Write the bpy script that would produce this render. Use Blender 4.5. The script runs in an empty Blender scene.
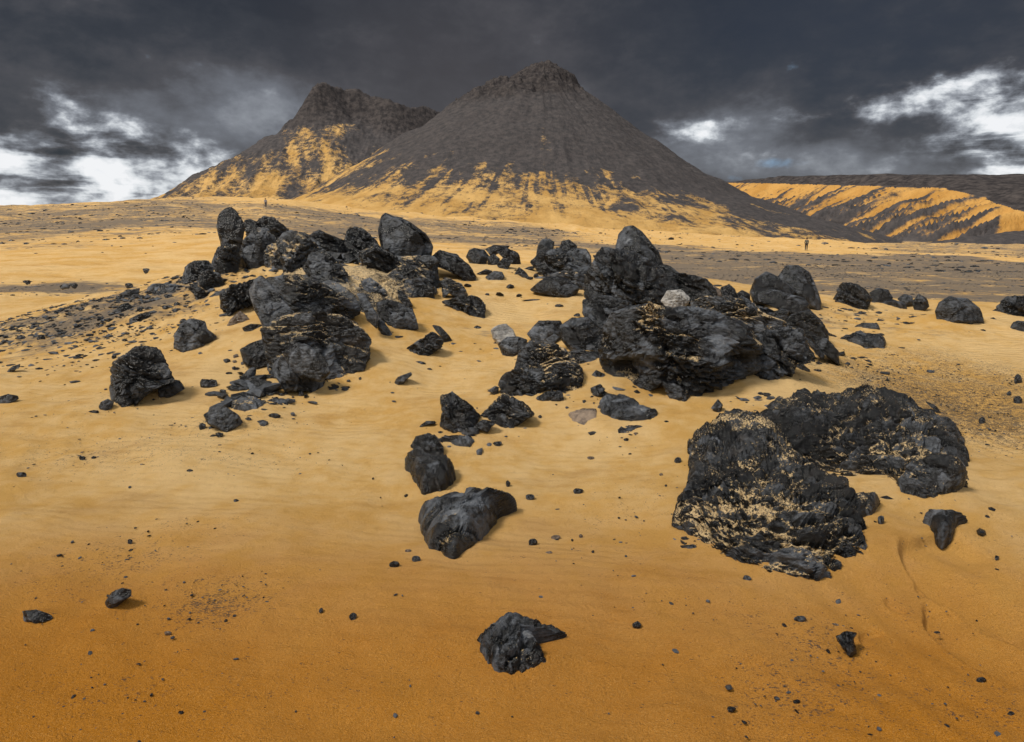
import bpy, bmesh, math
import numpy as np
PI = math.pi
f32 = np.float32
scene = bpy.context.scene
COL = scene.collection
rng = np.random.default_rng(7)

# ------------------------------------------------------------------ camera numbers
W, H, LENS = 1024, 742, 24.0
FPX = LENS / 36.0 * W
PITCH = math.radians(11.4)
CAMZ = 1.75
CAM = np.array([0.0, 0.0, CAMZ])
FWD = np.array([0, math.cos(PITCH), -math.sin(PITCH)])
UP = np.array([0, math.sin(PITCH), math.cos(PITCH)])
RT = np.array([1.0, 0, 0])

def ray(px, py):
    return RT * (px - 512) / FPX + UP * (371 - py) / FPX + FWD

def azpx(px):                      # compass bearing of a picture column at the horizon
    return math.atan2((px - 512) / FPX, 1 / math.cos(PITCH))

# ------------------------------------------------------------------ noise
def _hash(ix, iy, iz, seed):
    h = (ix.astype(np.uint32) * np.uint32(374761393) + iy.astype(np.uint32) * np.uint32(668265263)
         + iz.astype(np.uint32) * np.uint32(2147483647) + np.uint32(seed * 1274126177 & 0xffffffff))
    h = (h ^ (h >> np.uint32(13))) * np.uint32(1274126177)
    h = (h ^ (h >> np.uint32(16))) * np.uint32(2246822519)
    return h ^ (h >> np.uint32(15))

def _r(h):
    return (h & np.uint32(0xffffff)).astype(f32) / f32(16777215.0)

def vnoise(p, seed=0):
    p = p.astype(f32)
    i = np.floor(p); fr = p - i; i = i.astype(np.int64)
    u = fr * fr * fr * (fr * (fr * 6 - 15) + 10)
    out = 0
    for dx in (0, 1):
        wx = u[:, 0] if dx else 1 - u[:, 0]
        for dy in (0, 1):
            wy = u[:, 1] if dy else 1 - u[:, 1]
            for dz in (0, 1):
                wz = u[:, 2] if dz else 1 - u[:, 2]
                out = out + wx * wy * wz * _r(_hash(i[:, 0] + dx, i[:, 1] + dy, i[:, 2] + dz, seed))
    return out

def fbm(p, seed=0, octv=4, gain=.5, lac=2.03, ridged=False):
    a = 1.0; t = 0; s = 0
    for k in range(octv):
        n = vnoise(p * lac ** k + 17.3 * k, seed + k)
        if ridged: n = 1 - np.abs(2 * n - 1)
        s = s + a * n; t += a; a *= gain
    return s / t

def xy3(x, y, sx=1, sy=None):
    sy = sx if sy is None else sy
    return np.stack([x * sx, y * sy, np.zeros_like(x)], 1)

def worley(p, seed=0, jit=.9):
    p = p.astype(f32)
    i = np.floor(p).astype(np.int64)
    n = len(p)
    f1 = np.full(n, 9, f32); f2 = np.full(n, 9, f32)
    vec = np.zeros((n, 3), f32); hid = np.zeros(n, np.uint32)
    for dx in (-1, 0, 1):
        for dy in (-1, 0, 1):
            for dz in (-1, 0, 1):
                c = i + np.array([dx, dy, dz])
                h = _hash(c[:, 0], c[:, 1], c[:, 2], seed)
                o = np.stack([_r(h), _r(h * np.uint32(2654435761) ^ (h >> 7)), _r(h * np.uint32(40503) ^ (h >> 11))], 1)
                v = p - (c + .5 + (o - .5) * jit)
                d = np.sqrt((v * v).sum(1))
                near = d < f1
                f2 = np.where(near, f1, np.minimum(f2, d))
                f1 = np.where(near, d, f1)
                vec = np.where(near[:, None], v, vec)
                hid = np.where(near, h, hid)
    r1 = _r(hid); r2 = _r(hid * np.uint32(2246822519) ^ (hid >> 9)); r3 = _r(hid * np.uint32(3266489917) ^ (hid >> 5))
    return f1, f2, vec, r1, r2, r3

def sstep(x, a, b):
    t = np.clip((x - a) / (b - a), 0, 1)
    return t * t * (3 - 2 * t)

# ------------------------------------------------------------------ terrain
_AP = [0, 100, 180, 266, 400, 512, 620, 760, 860, 1024]
_AS = [.042, .050, .060, .062, .040, .026, .012, -.003, -.011, -.015]
_AZ = [-PI, azpx(-500)] + [azpx(a) for a in _AP] + [azpx(1500), PI]
_SL = [.0, .02] + _AS + [-.01, 0.0]
DENT = []
def terrain(x, y):
    x = np.asarray(x, float); y = np.asarray(y, float)
    d = np.hypot(x, y); az = np.arctan2(x, y)
    s = np.interp(az, _AZ, _SL)
    q = (d - 32) / 9
    rise = 9 * np.where(q > 20, q, np.log1p(np.exp(np.clip(q, -30, 30))))
    rise = 1100 * (1 - np.exp(-rise / 1100))
    z = s * rise
    m = 1.14 * np.exp(-((x + 0.2) / 6.6) ** 2 - ((y - 13.6) / 4.4) ** 2)
    m += .28 * np.exp(-((x - 9.5) / 4.5) ** 2 - ((y - 12.0) / 3.5) ** 2)
    m += .35 * np.exp(-((x + 3.2) / 2.0) ** 2 - ((y - 9.5) / 2.2) ** 2)
    m += .25 * np.exp(-((x - 1.9) / 2.0) ** 2 - ((y - 8.2) / 2.2) ** 2)
    m += .50 * np.exp(-((x + 4.9) / 2.8) ** 2 - ((y - 12.6) / 2.8) ** 2)
    z = z + m
    P = np.stack([x.ravel(), y.ravel(), np.zeros(x.size)], 1)
    n1 = fbm(P * .45, 3, 3).reshape(x.shape) - .5
    n2 = fbm(P * np.array([.055, .055, 1]), 9, 3).reshape(x.shape) - .5
    n3 = fbm(P * 1.3, 13, 3).reshape(x.shape) - .5
    z = z + (n1 * .26 + n3 * .10 * (1 - sstep(d, 12, 30))) * sstep(d, 1.0, 4.0) + n2 * np.clip(d - 20, 0, 250) * .018
    return z

def T(x, y):
    return float(terrain(np.array([x]), np.array([y]))[0])

_TT = np.exp(np.linspace(math.log(1.2), math.log(1500), 900))
def at(px, py, dmax=1500, lift=0.0):
    """the ground point seen at a picture point"""
    r = ray(px, py)
    P = CAM[None] + _TT[:, None] * r[None]
    dz = P[:, 2] - terrain(P[:, 0], P[:, 1]) - lift
    neg = np.where(dz < 0)[0]
    if len(neg) == 0: t = dmax
    else:
        k = neg[0]
        t = _TT[0] if k == 0 else _TT[k - 1] + (_TT[k] - _TT[k - 1]) * dz[k - 1] / (dz[k - 1] - dz[k])
    t = min(t, dmax)
    return CAM + r * t, t

# ------------------------------------------------------------------ mesh helpers
def mesh_from(name, verts, faces, mat=None, smooth=True, attrs=None):
    me = bpy.data.meshes.new(name)
    verts = np.asarray(verts, f32); faces = np.asarray(faces, np.int32)
    k = faces.shape[1]
    me.vertices.add(len(verts)); me.vertices.foreach_set('co', verts.ravel())
    me.loops.add(faces.size); me.loops.foreach_set('vertex_index', faces.ravel())
    me.polygons.add(len(faces))
    me.polygons.foreach_set('loop_start', np.arange(0, faces.size, k, dtype=np.int32))
    me.polygons.foreach_set('use_smooth', np.full(len(faces), smooth))
    me.update(calc_edges=True)
    for an, av in (attrs or {}).items():
        a = me.attributes.new(an, 'FLOAT', 'POINT'); a.data.foreach_set('value', np.asarray(av, f32))
    if mat: me.materials.append(mat)
    return me

def link(name, me, label=None, cat=None, group=None, kind=None, parent=None, loc=None):
    o = bpy.data.objects.new(name, me); COL.objects.link(o)
    if label: o['label'] = label
    if cat: o['category'] = cat
    if group: o['group'] = group
    if kind: o['kind'] = kind
    if parent: o.parent = parent
    if loc is not None: o.location = loc
    return o

def grid_faces(nr, nc, wrap=False):
    i = np.arange(nr - 1)[:, None]; j = np.arange(nc if wrap else nc - 1)[None]
    a = i * nc + j; b = i * nc + (j + 1) % nc; c = (i + 1) * nc + (j + 1) % nc; d = (i + 1) * nc + j
    return np.stack([a, b, c, d], -1).reshape(-1, 4)

_ICO = {}
def ico(n):
    if n not in _ICO:
        bm = bmesh.new(); bmesh.ops.create_icosphere(bm, subdivisions=n, radius=1)
        me = bpy.data.meshes.new('tmp'); bm.to_mesh(me); bm.free()
        v = np.zeros(len(me.vertices) * 3, f32); me.vertices.foreach_get('co', v)
        fc = np.zeros(len(me.polygons) * 3, np.int32); me.polygons.foreach_get('vertices', fc)
        _ICO[n] = (v.reshape(-1, 3), fc.reshape(-1, 3)); bpy.data.meshes.remove(me)
    return _ICO[n]

# ------------------------------------------------------------------ node helper
class NB:
    def __init__(s, nt):
        s.nt = nt; nt.nodes.clear()
    def node(s, t, **kw):
        n = s.nt.nodes.new(t)
        for k, v in kw.items(): setattr(n, k, v)
        return n
    def put(s, sock, v):
        if v is None: return
        if isinstance(v, bpy.types.NodeSocket): s.nt.links.new(v, sock)
        else: sock.default_value = v
    def m(s, op, a, b=None, c=None, clamp=False):
        n = s.node('ShaderNodeMath', operation=op, use_clamp=clamp)
        s.put(n.inputs[0], a); s.put(n.inputs[1], b); s.put(n.inputs[2], c)
        return n.outputs[0]
    def add(s, a, b): return s.m('ADD', a, b)
    def sub(s, a, b): return s.m('SUBTRACT', a, b)
    def mul(s, a, b): return s.m('MULTIPLY', a, b)
    def ss(s, x, a, b, lo=0., hi=1.):
        n = s.node('ShaderNodeMapRange', interpolation_type='SMOOTHSTEP')
        s.put(n.inputs[0], x); n.inputs[1].default_value = a; n.inputs[2].default_value = b
        n.inputs[3].default_value = lo; n.inputs[4].default_value = hi
        return n.outputs[0]
    def noise(s, vec, scale, detail=4, rough=.55, dist=0.):
        n = s.node('ShaderNodeTexNoise'); s.put(n.inputs['Vector'], vec)
        n.inputs['Scale'].default_value = scale; n.inputs['Detail'].default_value = detail
        n.inputs['Roughness'].default_value = rough; n.inputs['Distortion'].default_value = dist
        return n.outputs[0]
    def vor(s, vec, scale, feature='F1', rand=1.):
        n = s.node('ShaderNodeTexVoronoi', feature=feature); s.put(n.inputs['Vector'], vec)
        n.inputs['Scale'].default_value = scale; n.inputs['Randomness'].default_value = rand
        return n.outputs[0]
    def mix(s, f, a, b):
        n = s.node('ShaderNodeMix', data_type='RGBA')
        s.put(n.inputs[0], f)
        for k, v in ((6, a), (7, b)):
            if not isinstance(v, bpy.types.NodeSocket) and len(v) == 3: v = (*v, 1)
            s.put(n.inputs[k], v)
        return n.outputs[2]
    def attr(s, name):
        return s.node('ShaderNodeAttribute', attribute_name=name).outputs['Fac']
    def mapv(s, vec, scale=(1, 1, 1), rot=(0, 0, 0), loc=(0, 0, 0)):
        n = s.node('ShaderNodeMapping'); s.put(n.inputs[0], vec)
        n.inputs['Scale'].default_value = scale; n.inputs['Rotation'].default_value = rot; n.inputs['Location'].default_value = loc
        return n.outputs[0]
    def bump(s, h, strength=.5, dist=.01, normal=None):
        n = s.node('ShaderNodeBump'); s.put(n.inputs['Height'], h)
        s.put(n.inputs['Strength'], strength); n.inputs['Distance'].default_value = dist
        if normal: s.put(n.inputs['Normal'], normal)
        return n.outputs[0]
    def finish(s, col, rough=.9, normal=None, spec=.3):
        b = s.node('ShaderNodeBsdfPrincipled'); o = s.node('ShaderNodeOutputMaterial')
        s.put(b.inputs['Base Color'], col if isinstance(col, bpy.types.NodeSocket) else (*col, 1))
        s.put(b.inputs['Roughness'], rough); s.put(b.inputs['Specular IOR Level'], spec)
        if normal: s.put(b.inputs['Normal'], normal)
        s.nt.links.new(b.outputs[0], o.inputs[0])

def material(name):
    m = bpy.data.materials.new(name); m.use_nodes = True
    return m, NB(m.node_tree)

SAND_PALE = (.70, .475, .215)
SAND_MID = (.58, .335, .095)
SAND_DEEP_VIGNETTE = (.43, .168, .012)  # deeper orange sand, also used for the painted-in vignette
DARK = (.050, .047, .047)

def mat_sand():
    m, b = material('desert_sand')
    pos = b.node('ShaderNodeNewGeometry').outputs['Position']
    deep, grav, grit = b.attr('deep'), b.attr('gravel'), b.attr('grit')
    n_big = b.noise(pos, .5, 5, .6); n_mid = b.noise(pos, 5, 5, .6)
    c = b.mix(b.ss(b.add(b.mul(n_big, .6), b.mul(n_mid, .4)), .38, .60), SAND_MID, SAND_PALE)
    c = b.mix(b.ss(b.noise(b.mapv(pos, (.6, 1.3, 1), (0, 0, .2)), 1.6, 6, .65), .50, .72, 0, .42), c, (.33, .17, .045))
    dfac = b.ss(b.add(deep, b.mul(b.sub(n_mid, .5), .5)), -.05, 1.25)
    c = b.mix(dfac, c, SAND_DEEP_VIGNETTE)  # sand tone plus vignette darkening painted into the base colour
    grain = b.noise(pos, 260, 2, .7)
    c = b.mix(b.ss(grain, .5, .75, 0, .35), c, (.20, .09, .02))
    c = b.mix(b.ss(grain, .5, .3, 0, .25), c, (.78, .52, .24))
    # dark wind-sorted grit, small grains
    g1 = b.noise(b.mapv(pos, (1, 1.6, 1)), 75, 3, .65)
    g2 = b.noise(pos, 22, 4, .7)
    gv = b.add(b.mul(g1, .6), b.mul(g2, .4))
    cov = b.ss(b.add(gv, b.add(b.mul(grit, .125), b.mul(b.sub(n_mid, .5), .10))), .625, .70)
    c = b.mix(b.mul(cov, .8), c, DARK)
    # gravel on the plain
    p2 = b.mapv(pos, (.55, 1, 1))
    h1 = b.noise(p2, 3.2, 6, .72); h2 = b.noise(p2, .55, 5, .6); h3 = b.noise(p2, .09, 4, .6)
    hv = b.add(b.add(b.mul(h1, .42), b.mul(h2, .33)), b.mul(h3, .25))
    cov2 = b.ss(b.add(hv, b.mul(grav, .27)), .585, .70)
    gc = b.mix(b.noise(pos, 9, 4, .8), (.062, .058, .058), (.24, .19, .14))
    c = b.mix(b.mul(cov2, .93), c, gc)
    # bumps: grains, wind ripples
    rip = b.node('ShaderNodeTexWave', wave_type='BANDS', bands_direction='Y', wave_profile='SIN')
    b.put(rip.inputs['Vector'], b.mapv(pos, (1, 1, 1), (0, 0, .16)))
    rip.inputs['Scale'].default_value = 3.1; rip.inputs['Distortion'].default_value = 5.5
    rip.inputs['Detail'].default_value = 3; rip.inputs['Detail Scale'].default_value = .55
    nrm = b.bump(b.mul(rip.outputs[1], b.ss(n_big, .40, .62, .15, 1.)), .75, .014)
    nrm = b.bump(b.noise(pos, 14, 6, .75), .7, .03, nrm)
    nrm = b.bump(b.add(b.mul(grain, 1.), b.mul(g1, 1.2)), 1.0, .009, nrm)
    b.finish(c, .95, nrm, .12)
    return m

def mat_rock(name='black_rock', pale=None):
    m, b = material(name)
    pos = b.node('ShaderNodeTexCoord').outputs['Object']
    tone, dust, cav = b.attr('tone'), b.attr('dust'), b.attr('cavity')
    n1 = b.noise(pos, 9, 6, .7); n2 = b.noise(pos, 45, 5, .7)
    v = b.add(tone, b.add(b.mul(b.sub(n1, .5), 1.0), b.mul(b.sub(n2, .5), .9)))
    if pale is None:
        c = b.mix(b.ss(v, .22, 1.0), (.0035, .0037, .0042), (.105, .116, .135))
        c = b.mix(b.ss(v, .85, 1.35), c, (.25, .25, .25))
        c = b.mix(b.ss(b.noise(pos, 3.1, 4, .6), .58, .72, 0, .35), c, (.075, .060, .048))
    else:
        c = b.mix(b.ss(v, .1, 1.), (pale[0] * .35, pale[1] * .35, pale[2] * .36), pale)
    dm = b.ss(b.add(dust, b.mul(b.sub(b.noise(pos, 75, 3, .75), .5), 1.9)), .52, .68)
    c = b.mix(dm, c, (.57, .41, .21))
    vz = b.vor(b.mapv(pos, (.8, .8, 2.0), (0, .6, .2)), 20)
    nrm = b.bump(vz, .55, .022)
    nrm = b.bump(b.add(b.mul(n1, .6), n2), .8, .022, nrm)
    nrm = b.bump(b.noise(pos, 150, 3, .7), .8, .010, nrm)
    r = b.ss(b.add(tone, b.mul(b.sub(n1, .5), .8)), .0, .6, .13, .50)
    r = b.m('MAXIMUM', r, b.mul(dm, .9))
    b.finish(c, r, nrm, .55)
    return m

def mat_hill(name, namp=1., bsc=1., *, sand=(.58, .36, .13), dark=(.046, .0435, .045), scale=.05, stretch=None):
    m, b = material(name)
    pos = b.node('ShaderNodeNewGeometry').outputs['Position']
    sa, cr = b.attr('sand'), b.attr('crag')
    n0 = b.noise(pos, scale, 6, .62); n1 = b.noise(pos, scale * 5, 6, .7)
    n2 = b.noise(pos, scale * 28, 3, .7)
    v = b.add(sa, b.add(b.mul(b.sub(n0, .5), .35), b.add(b.mul(b.sub(n1, .5), 1.15 * namp), b.mul(b.sub(n2, .5), .7 * namp))))
    k = b.ss(v, .36, .64)
    dc = b.mix(b.ss(n1, .3, .7), dark, (dark[0] * 2.0, dark[1] * 1.85, dark[2] * 1.75))
    dc = b.mix(cr, dc, b.mix(b.ss(n1, .35, .68), (.026, .023, .024), (.082, .070, .066)))
    sc = b.mix(b.ss(n0, .35, .65), (sand[0] * .78, sand[1] * .72, sand[2] * .6), sand)
    sc = b.mix(b.ss(n2, .55, .8, 0, .4), sc, dark)
    c = b.mix(k, dc, sc)
    nrm = b.bump(b.add(n1, b.mul(n2, .35)), .85, 1.5)
    b.finish(c, .95, nrm, .1)
    return m
M_SAND = mat_sand(); M_ROCK = mat_rock()
M_PALE = mat_rock('pale_rock', (.42, .40, .37)); M_TAN = mat_rock('tan_rock', (.30, .22, .155))
# ------------------------------------------------------------------ ground sheet
def blob(x, y, px, py, rx, ry, rot=0.):
    c, _ = at(px, py, 400)
    dx, dy = x - c[0], y - c[1]
    cr, sr = math.cos(rot), math.sin(rot)
    return np.exp(-((dx * cr + dy * sr) / rx) ** 2 - ((-dx * sr + dy * cr) / ry) ** 2)

GRIT = [  # seen at px, py; radii in metres; strength
    (225, 602, .30, .28, 1.0), (130, 552, .55, .30, .7), (200, 520, .5, .15, .45), (90, 460, .8, .5, .55), (60, 590, .7, .35, .5), (220, 455, .8, .3, .4),
    (780, 700, .32, .28, .62), (850, 690, .5, .35, .3), (900, 610, .35, .3, .35), (985, 700, .4, .3, .5), (960, 540, .5, .5, .3),
    (940, 400, 1.3, 1.5, .75), (1000, 430, 1.2, 1.0, .9), (860, 375, .9, .9, .65), (1015, 380, 1.0, 1.2, .8), (900, 350, 1.5, .8, .5), (820, 640, .25, .2, .5),
    (640, 500, .5, .8, .35), (560, 560, .9, .6, .28), (300, 470, .8, .5, .25), (750, 610, .6, .2, .3),
    (40, 420, 1.2, .8, .3), (230, 420, .7, .4, .7), (130, 400, .6, .3, .4), (300, 690, .6, .3, .35), (90, 690, .6, .2, .45), (560, 690, .5, .2, .3)]
GRAV = [(5, 290, 4.0, 2.0, .75), (70, 290, 2.6, 2.0, .34), (110, 310, 2.4, 1.8, .24), (60, 330, 3.0, 1.8, .30), (150, 290, 2.0, 1.6, .14), (40, 350, 3, 1.5, .22),
        (790, 345, 1.4, 1.2, .35), (835, 320, 1.5, 1.0, .55)]

def build_ground():
    e = math.radians(47)
    az = np.concatenate([np.linspace(-PI, -e, 46)[:-1], np.linspace(-e, e, 980), np.linspace(e, PI, 46)[1:-1]])
    r = np.concatenate([[.02, .5, 1.0, 1.3], np.exp(np.linspace(math.log(1.55), math.log(16), 620)), np.exp(np.linspace(math.log(16.15), math.log(9000), 330))])
    R, A = np.meshgrid(r, az, indexing='ij')
    x = (R * np.sin(A)).ravel(); y = (R * np.cos(A)).ravel(); d = R.ravel(); a = A.ravel()
    z = terrain(x, y)
    near = (d < 45)
    # soft wind ripples and drift ridges in the sand
    P = xy3(x, y)
    w = fbm(P * np.array([.35, .35, 1]), 21, 2)
    rip = np.sin((y * .95 + x * .18 + (w - .5) * 9) * 11) * .007 * sstep(fbm(P * .5, 33, 2), .42, .62)
    z = z + np.where(near, rip, 0) * (1 - sstep(d, 15, 40))
    lump = (fbm(P * 3.5, 41, 4) - .5) * .034 * (1 - sstep(d, 25, 45))
    z = z + lump
    # drifts piled against the rocks, hollows scoured beside them
    for (bx, by, rx, ry, hh) in BERM:
        q = ((x - bx) / rx) ** 2 + ((y - by) / ry) ** 2
        k = q < 9
        z[k] += hh * np.exp(-q[k])
    # trodden hollow on the right of the foreground
    for (px, py, rad, wd, a0, a1, dep) in ((1045, 590, .62, .045, 1.9, 3.9, .06), (1040, 640, .50, .03, 2.6, 4.3, .04), (905, 605, .10, .025, 2.2, 4.2, .02), (930, 590, .08, .025, 2.2, 4.2, .02), (885, 645, .12, .025, 1.2, 3.4, .02)):
        c, _ = at(px, py, 50)
        dx, dy = x - c[0], y - c[1]; rr = np.hypot(dx, dy); th = np.arctan2(dy, dx) % (2 * PI)
        k = rr < rad * 1.6
        arc = sstep(th, a0 - .2, a0 + .1) * (1 - sstep(th, a1 - .1, a1 + .2))
        wob = rr + (vnoise(P[:, :] * 6, 77) - .5) * rad * .22
        z = z + np.where(k, arc * dep * (sstep(wob, rad - wd, rad) - 1) * sstep(wob, rad * .3, rad * .8), 0)
    deep = np.clip(1.25 - (d - 1.9) / 2.6, 0, 1.0) + .30 * sstep(d, 14, 60) * .6  # deeper sand; near the camera it also carries painted vignette darkening
    deep += .35 * np.exp(-((a + .65) / .22) ** 2) * (1 - sstep(d, 3, 9)) + .25 * np.exp(-((a - .62) / .15) ** 2) * (1 - sstep(d, 3, 9))  # side vignette painted into the sand colour
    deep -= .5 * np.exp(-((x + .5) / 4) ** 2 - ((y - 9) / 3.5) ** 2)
    grit = np.zeros_like(x)
    for (px, py, rx, ry, s) in GRIT: grit += s * blob(x, y, px, py, rx, ry)
    grav = np.zeros_like(x)
    for (px, py, rx, ry, s) in GRAV: grav += s * blob(x, y, px, py, rx, ry)
    wob = (fbm(P * .12, 51, 3) - .5)
    dd = d * (1 + wob * .35)
    right = sstep(a, azpx(545), azpx(640))
    grav += .8 * right * sstep(dd, 17, 23) * (1 - sstep(dd, 74, 84))
    grav += .55 * sstep(a, azpx(840), azpx(900)) * sstep(dd, 80, 130)
    midb = sstep(a, azpx(180), azpx(300)) * (1 - sstep(a, azpx(540), azpx(640)))
    grav += .66 * midb * sstep(dd, 45, 60) * (1 - sstep(dd, 150, 260))
    grav += .66 * (1 - sstep(a, azpx(180), azpx(280))) * sstep(dd, 42, 70) * (1 - .3 * sstep(dd, 150, 400))
    grav += .25 * sstep(dd, 15, 19) * (1 - sstep(dd, 30, 40)) * midb
    grav += .3 * sstep(d, 500, 900)
    faces = grid_faces(len(r), len(az), True)[:, ::-1]
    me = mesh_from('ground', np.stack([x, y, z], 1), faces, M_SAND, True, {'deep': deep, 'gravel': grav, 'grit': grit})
    link('ground', me, kind='structure')
    return x, y, z, d, a, grav, grit

# ------------------------------------------------------------------ hills
def wedge(px0, px1, nc, d0, d1, nr):
    az = np.linspace(azpx(px0), azpx(px1), nc); r = np.exp(np.linspace(math.log(d0), math.log(d1), nr))
    R, A = np.meshgrid(r, az, indexing='ij')
    return (R * np.sin(A)).ravel(), (R * np.cos(A)).ravel(), grid_faces(nr, nc)[:, ::-1]

def plane_pt(px, py, Y):
    r = ray(px, py); return CAM + r * (Y / r[1])

def build_central():
    Y = 520.
    top = plane_pt(545, 68, Y)
    left = [plane_pt(a, b, Y) for a, b in ((545, 67), (530, 67), (518, 71), (500, 84), (472, 99), (440, 119), (400, 145), (360, 171), (320, 196), (270, 219), (200, 235), (100, 250))]
    right = [plane_pt(a, b, Y) for a, b in ((545, 67), (556, 64), (565, 69), (576, 84), (590, 98), (606, 111), (640, 138), (670, 158), (700, 178), (740, 201), (800, 223), (850, 238), (890, 250), (960, 268), (1060, 290))]
    rl = [top[0] - p[0] for p in left]; zl = [p[2] for p in left]
    rr = [p[0] - top[0] for p in right]; zr = [p[2] for p in right]
    x, y, fc = wedge(150, 1010, 1000, 150, 850, 520)
    dx, dy = x - top[0], y - Y
    r = np.hypot(dx, dy) + 1e-3; th = np.arctan2(dy, dx)
    w = (1 + dx / r) / 2
    w = w * w * (3 - 2 * w)
    h = np.interp(r, rr, zr) * w + np.interp(r, rl, zl) * (1 - w)
    h = np.minimum(h, np.interp(r, [0, 8, 25], [top[2] + 1.5, top[2] + 2, 999]))
    th0 = th; th = th + .37
    cs = np.stack([np.cos(th) * 5.3, np.sin(th) * 5.3, r * .006], 1)
    gul = fbm(cs, 5, 4, .55, ridged=True) - .6
    P = np.stack([x, y, h], 1)
    amp = sstep(h, -8, 45) * (1 - .5 * sstep(h, 90, 125))
    h = h + gul * 3.0 * amp
    th = th0
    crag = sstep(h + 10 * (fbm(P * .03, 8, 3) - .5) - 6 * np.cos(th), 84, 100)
    c2 = fbm(P * np.array([.11, .11, .05]), 15, 5, .6, ridged=True)
    c3 = fbm(P * np.array([.035, .035, .05]), 19, 3) - .5
    h = h + crag * ((c2 - .66) * 8 + c3 * 16)
    h = h + (fbm(P * .05, 25, 4) - .5) * 5.0
    # where the wind has carried sand up the foot of the slope
    fing = fbm(np.stack([np.cos(th + .5) * 16, np.sin(th + .5) * 16, r * .006], 1), 61, 3) - .5
    fin2 = fbm(np.stack([np.cos(th + .5) * 42, np.sin(th + .5) * 42, r * .016], 1), 67, 3) - .5
    iso = fbm(P * .022, 63, 4) - .5; iso2 = fbm(P * .075, 64, 4) - .5
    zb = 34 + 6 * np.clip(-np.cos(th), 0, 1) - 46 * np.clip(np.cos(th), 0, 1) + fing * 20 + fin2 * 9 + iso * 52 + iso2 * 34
    tz = terrain(x, y)
    above = h - tz * .55
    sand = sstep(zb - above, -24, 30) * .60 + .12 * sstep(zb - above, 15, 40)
    sand += .10 * sstep(zb - above, 0, 10)
    streak = fbm(np.stack([np.cos(th) * 60, np.sin(th) * 60, r * .03], 1), 91, 2)
    sand -= .16 * sstep(streak, .56, .68) * (1 - sstep(above, 30, 60)) * sstep(above, 2, 10)
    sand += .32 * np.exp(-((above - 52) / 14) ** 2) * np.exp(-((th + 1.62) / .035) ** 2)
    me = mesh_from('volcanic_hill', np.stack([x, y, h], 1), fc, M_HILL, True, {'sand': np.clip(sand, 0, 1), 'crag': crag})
    link('central_hill', me, kind='structure')

def build_rear():
    Y = 820.
    k = Y / FPX
    ridge = [plane_pt(a, b, Y) for a, b in ((314, 88), (318, 83), (325, 81), (332, 84), (340, 87), (355, 89), (370, 94), (385, 99), (400, 104), (420, 108), (445, 112), (480, 116), (520, 120), (560, 124))]
    rx = np.linspace(ridge[0][0], ridge[-1][0], 190)
    rz = np.interp(rx, [p[0] for p in ridge], [p[2] for p in ridge])
    rz = rz + (vnoise(np.stack([rx * .05, 0 * rx, 0 * rx], 1), 4) - .5) * 5
    ry = Y + np.interp(rx, [rx[0], rx[-1]], [0, 60]) + 12 * np.sin(rx * .06)
    x, y, fc = wedge(60, 620, 720, 420, 1250, 420)
    P = np.stack([x, y, 0 * x], 1)
    warp = (fbm(P * .012, 5, 3) - .5) * 26
    h = np.full(len(x), -50.)
    dm = np.full(len(x), 1e9)
    G = ([0, 22, 46, 160, 235, 330, 600, 1500], [0, 34, 56, 124, 152, 172, 200, 260])
    for X, Yy, Z in zip(rx, ry, rz):
        dd = np.hypot(x - X, y - Yy)
        hh = Z * (Yy / Y) - np.interp(dd + np.clip(warp, -20, 20) * sstep(dd, 10, 60), *G)
        better = hh > h
        h = np.where(better, hh, h); dm = np.where(better, dd, dm)
    drop = np.interp(dm, *G)
    P = np.stack([x, y, h], 1)
    crag = 1 - sstep(drop + 22 * (fbm(P * .02, 81, 3) - .5), 40, 58)
    rib = fbm(np.stack([x * .05, y * .016, h * .01], 1), 71, 4, .55, ridged=True) - .6
    rib2 = fbm(np.stack([x * .11, y * .03, h * .02], 1), 73, 4, .55, ridged=True) - .6
    h = h + rib * 10 * sstep(drop, 6, 40) + rib2 * crag * 3.5
    h = h + (fbm(P * .06, 29, 4) - .5) * 4
    az = np.arctan2(x, y)
    px = 512 + np.tan(az) * FPX
    st = fbm(np.stack([(x + .55 * h) * .045, y * .008, h * .012], 1), 95, 4) - .5
    sand = .23 + st * 1.2
    sand += .28 * np.exp(-((x + 222) / 22) ** 2 - ((h - 112) / 26) ** 2) + .3 * np.exp(-((x + 250) / 45) ** 2 - ((h - 78) / 14) ** 2)
    sand += .30 * (1 - sstep(h, 50, 72)) - .30 * sstep(x, -200, -120) * sstep(h, 70, 110) * .4
    sand -= .20 * np.exp(-((x + 290) / 34) ** 2 - ((h - 92) / 26) ** 2)
    sand = np.clip(sand, 0, 1) * (1 - crag)
    me = mesh_from('rear_hill', np.stack([x, y, h], 1), fc, M_HILL2, True, {'sand': sand, 'crag': crag * .8})
    link('rear_hill', me, kind='structure')

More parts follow.
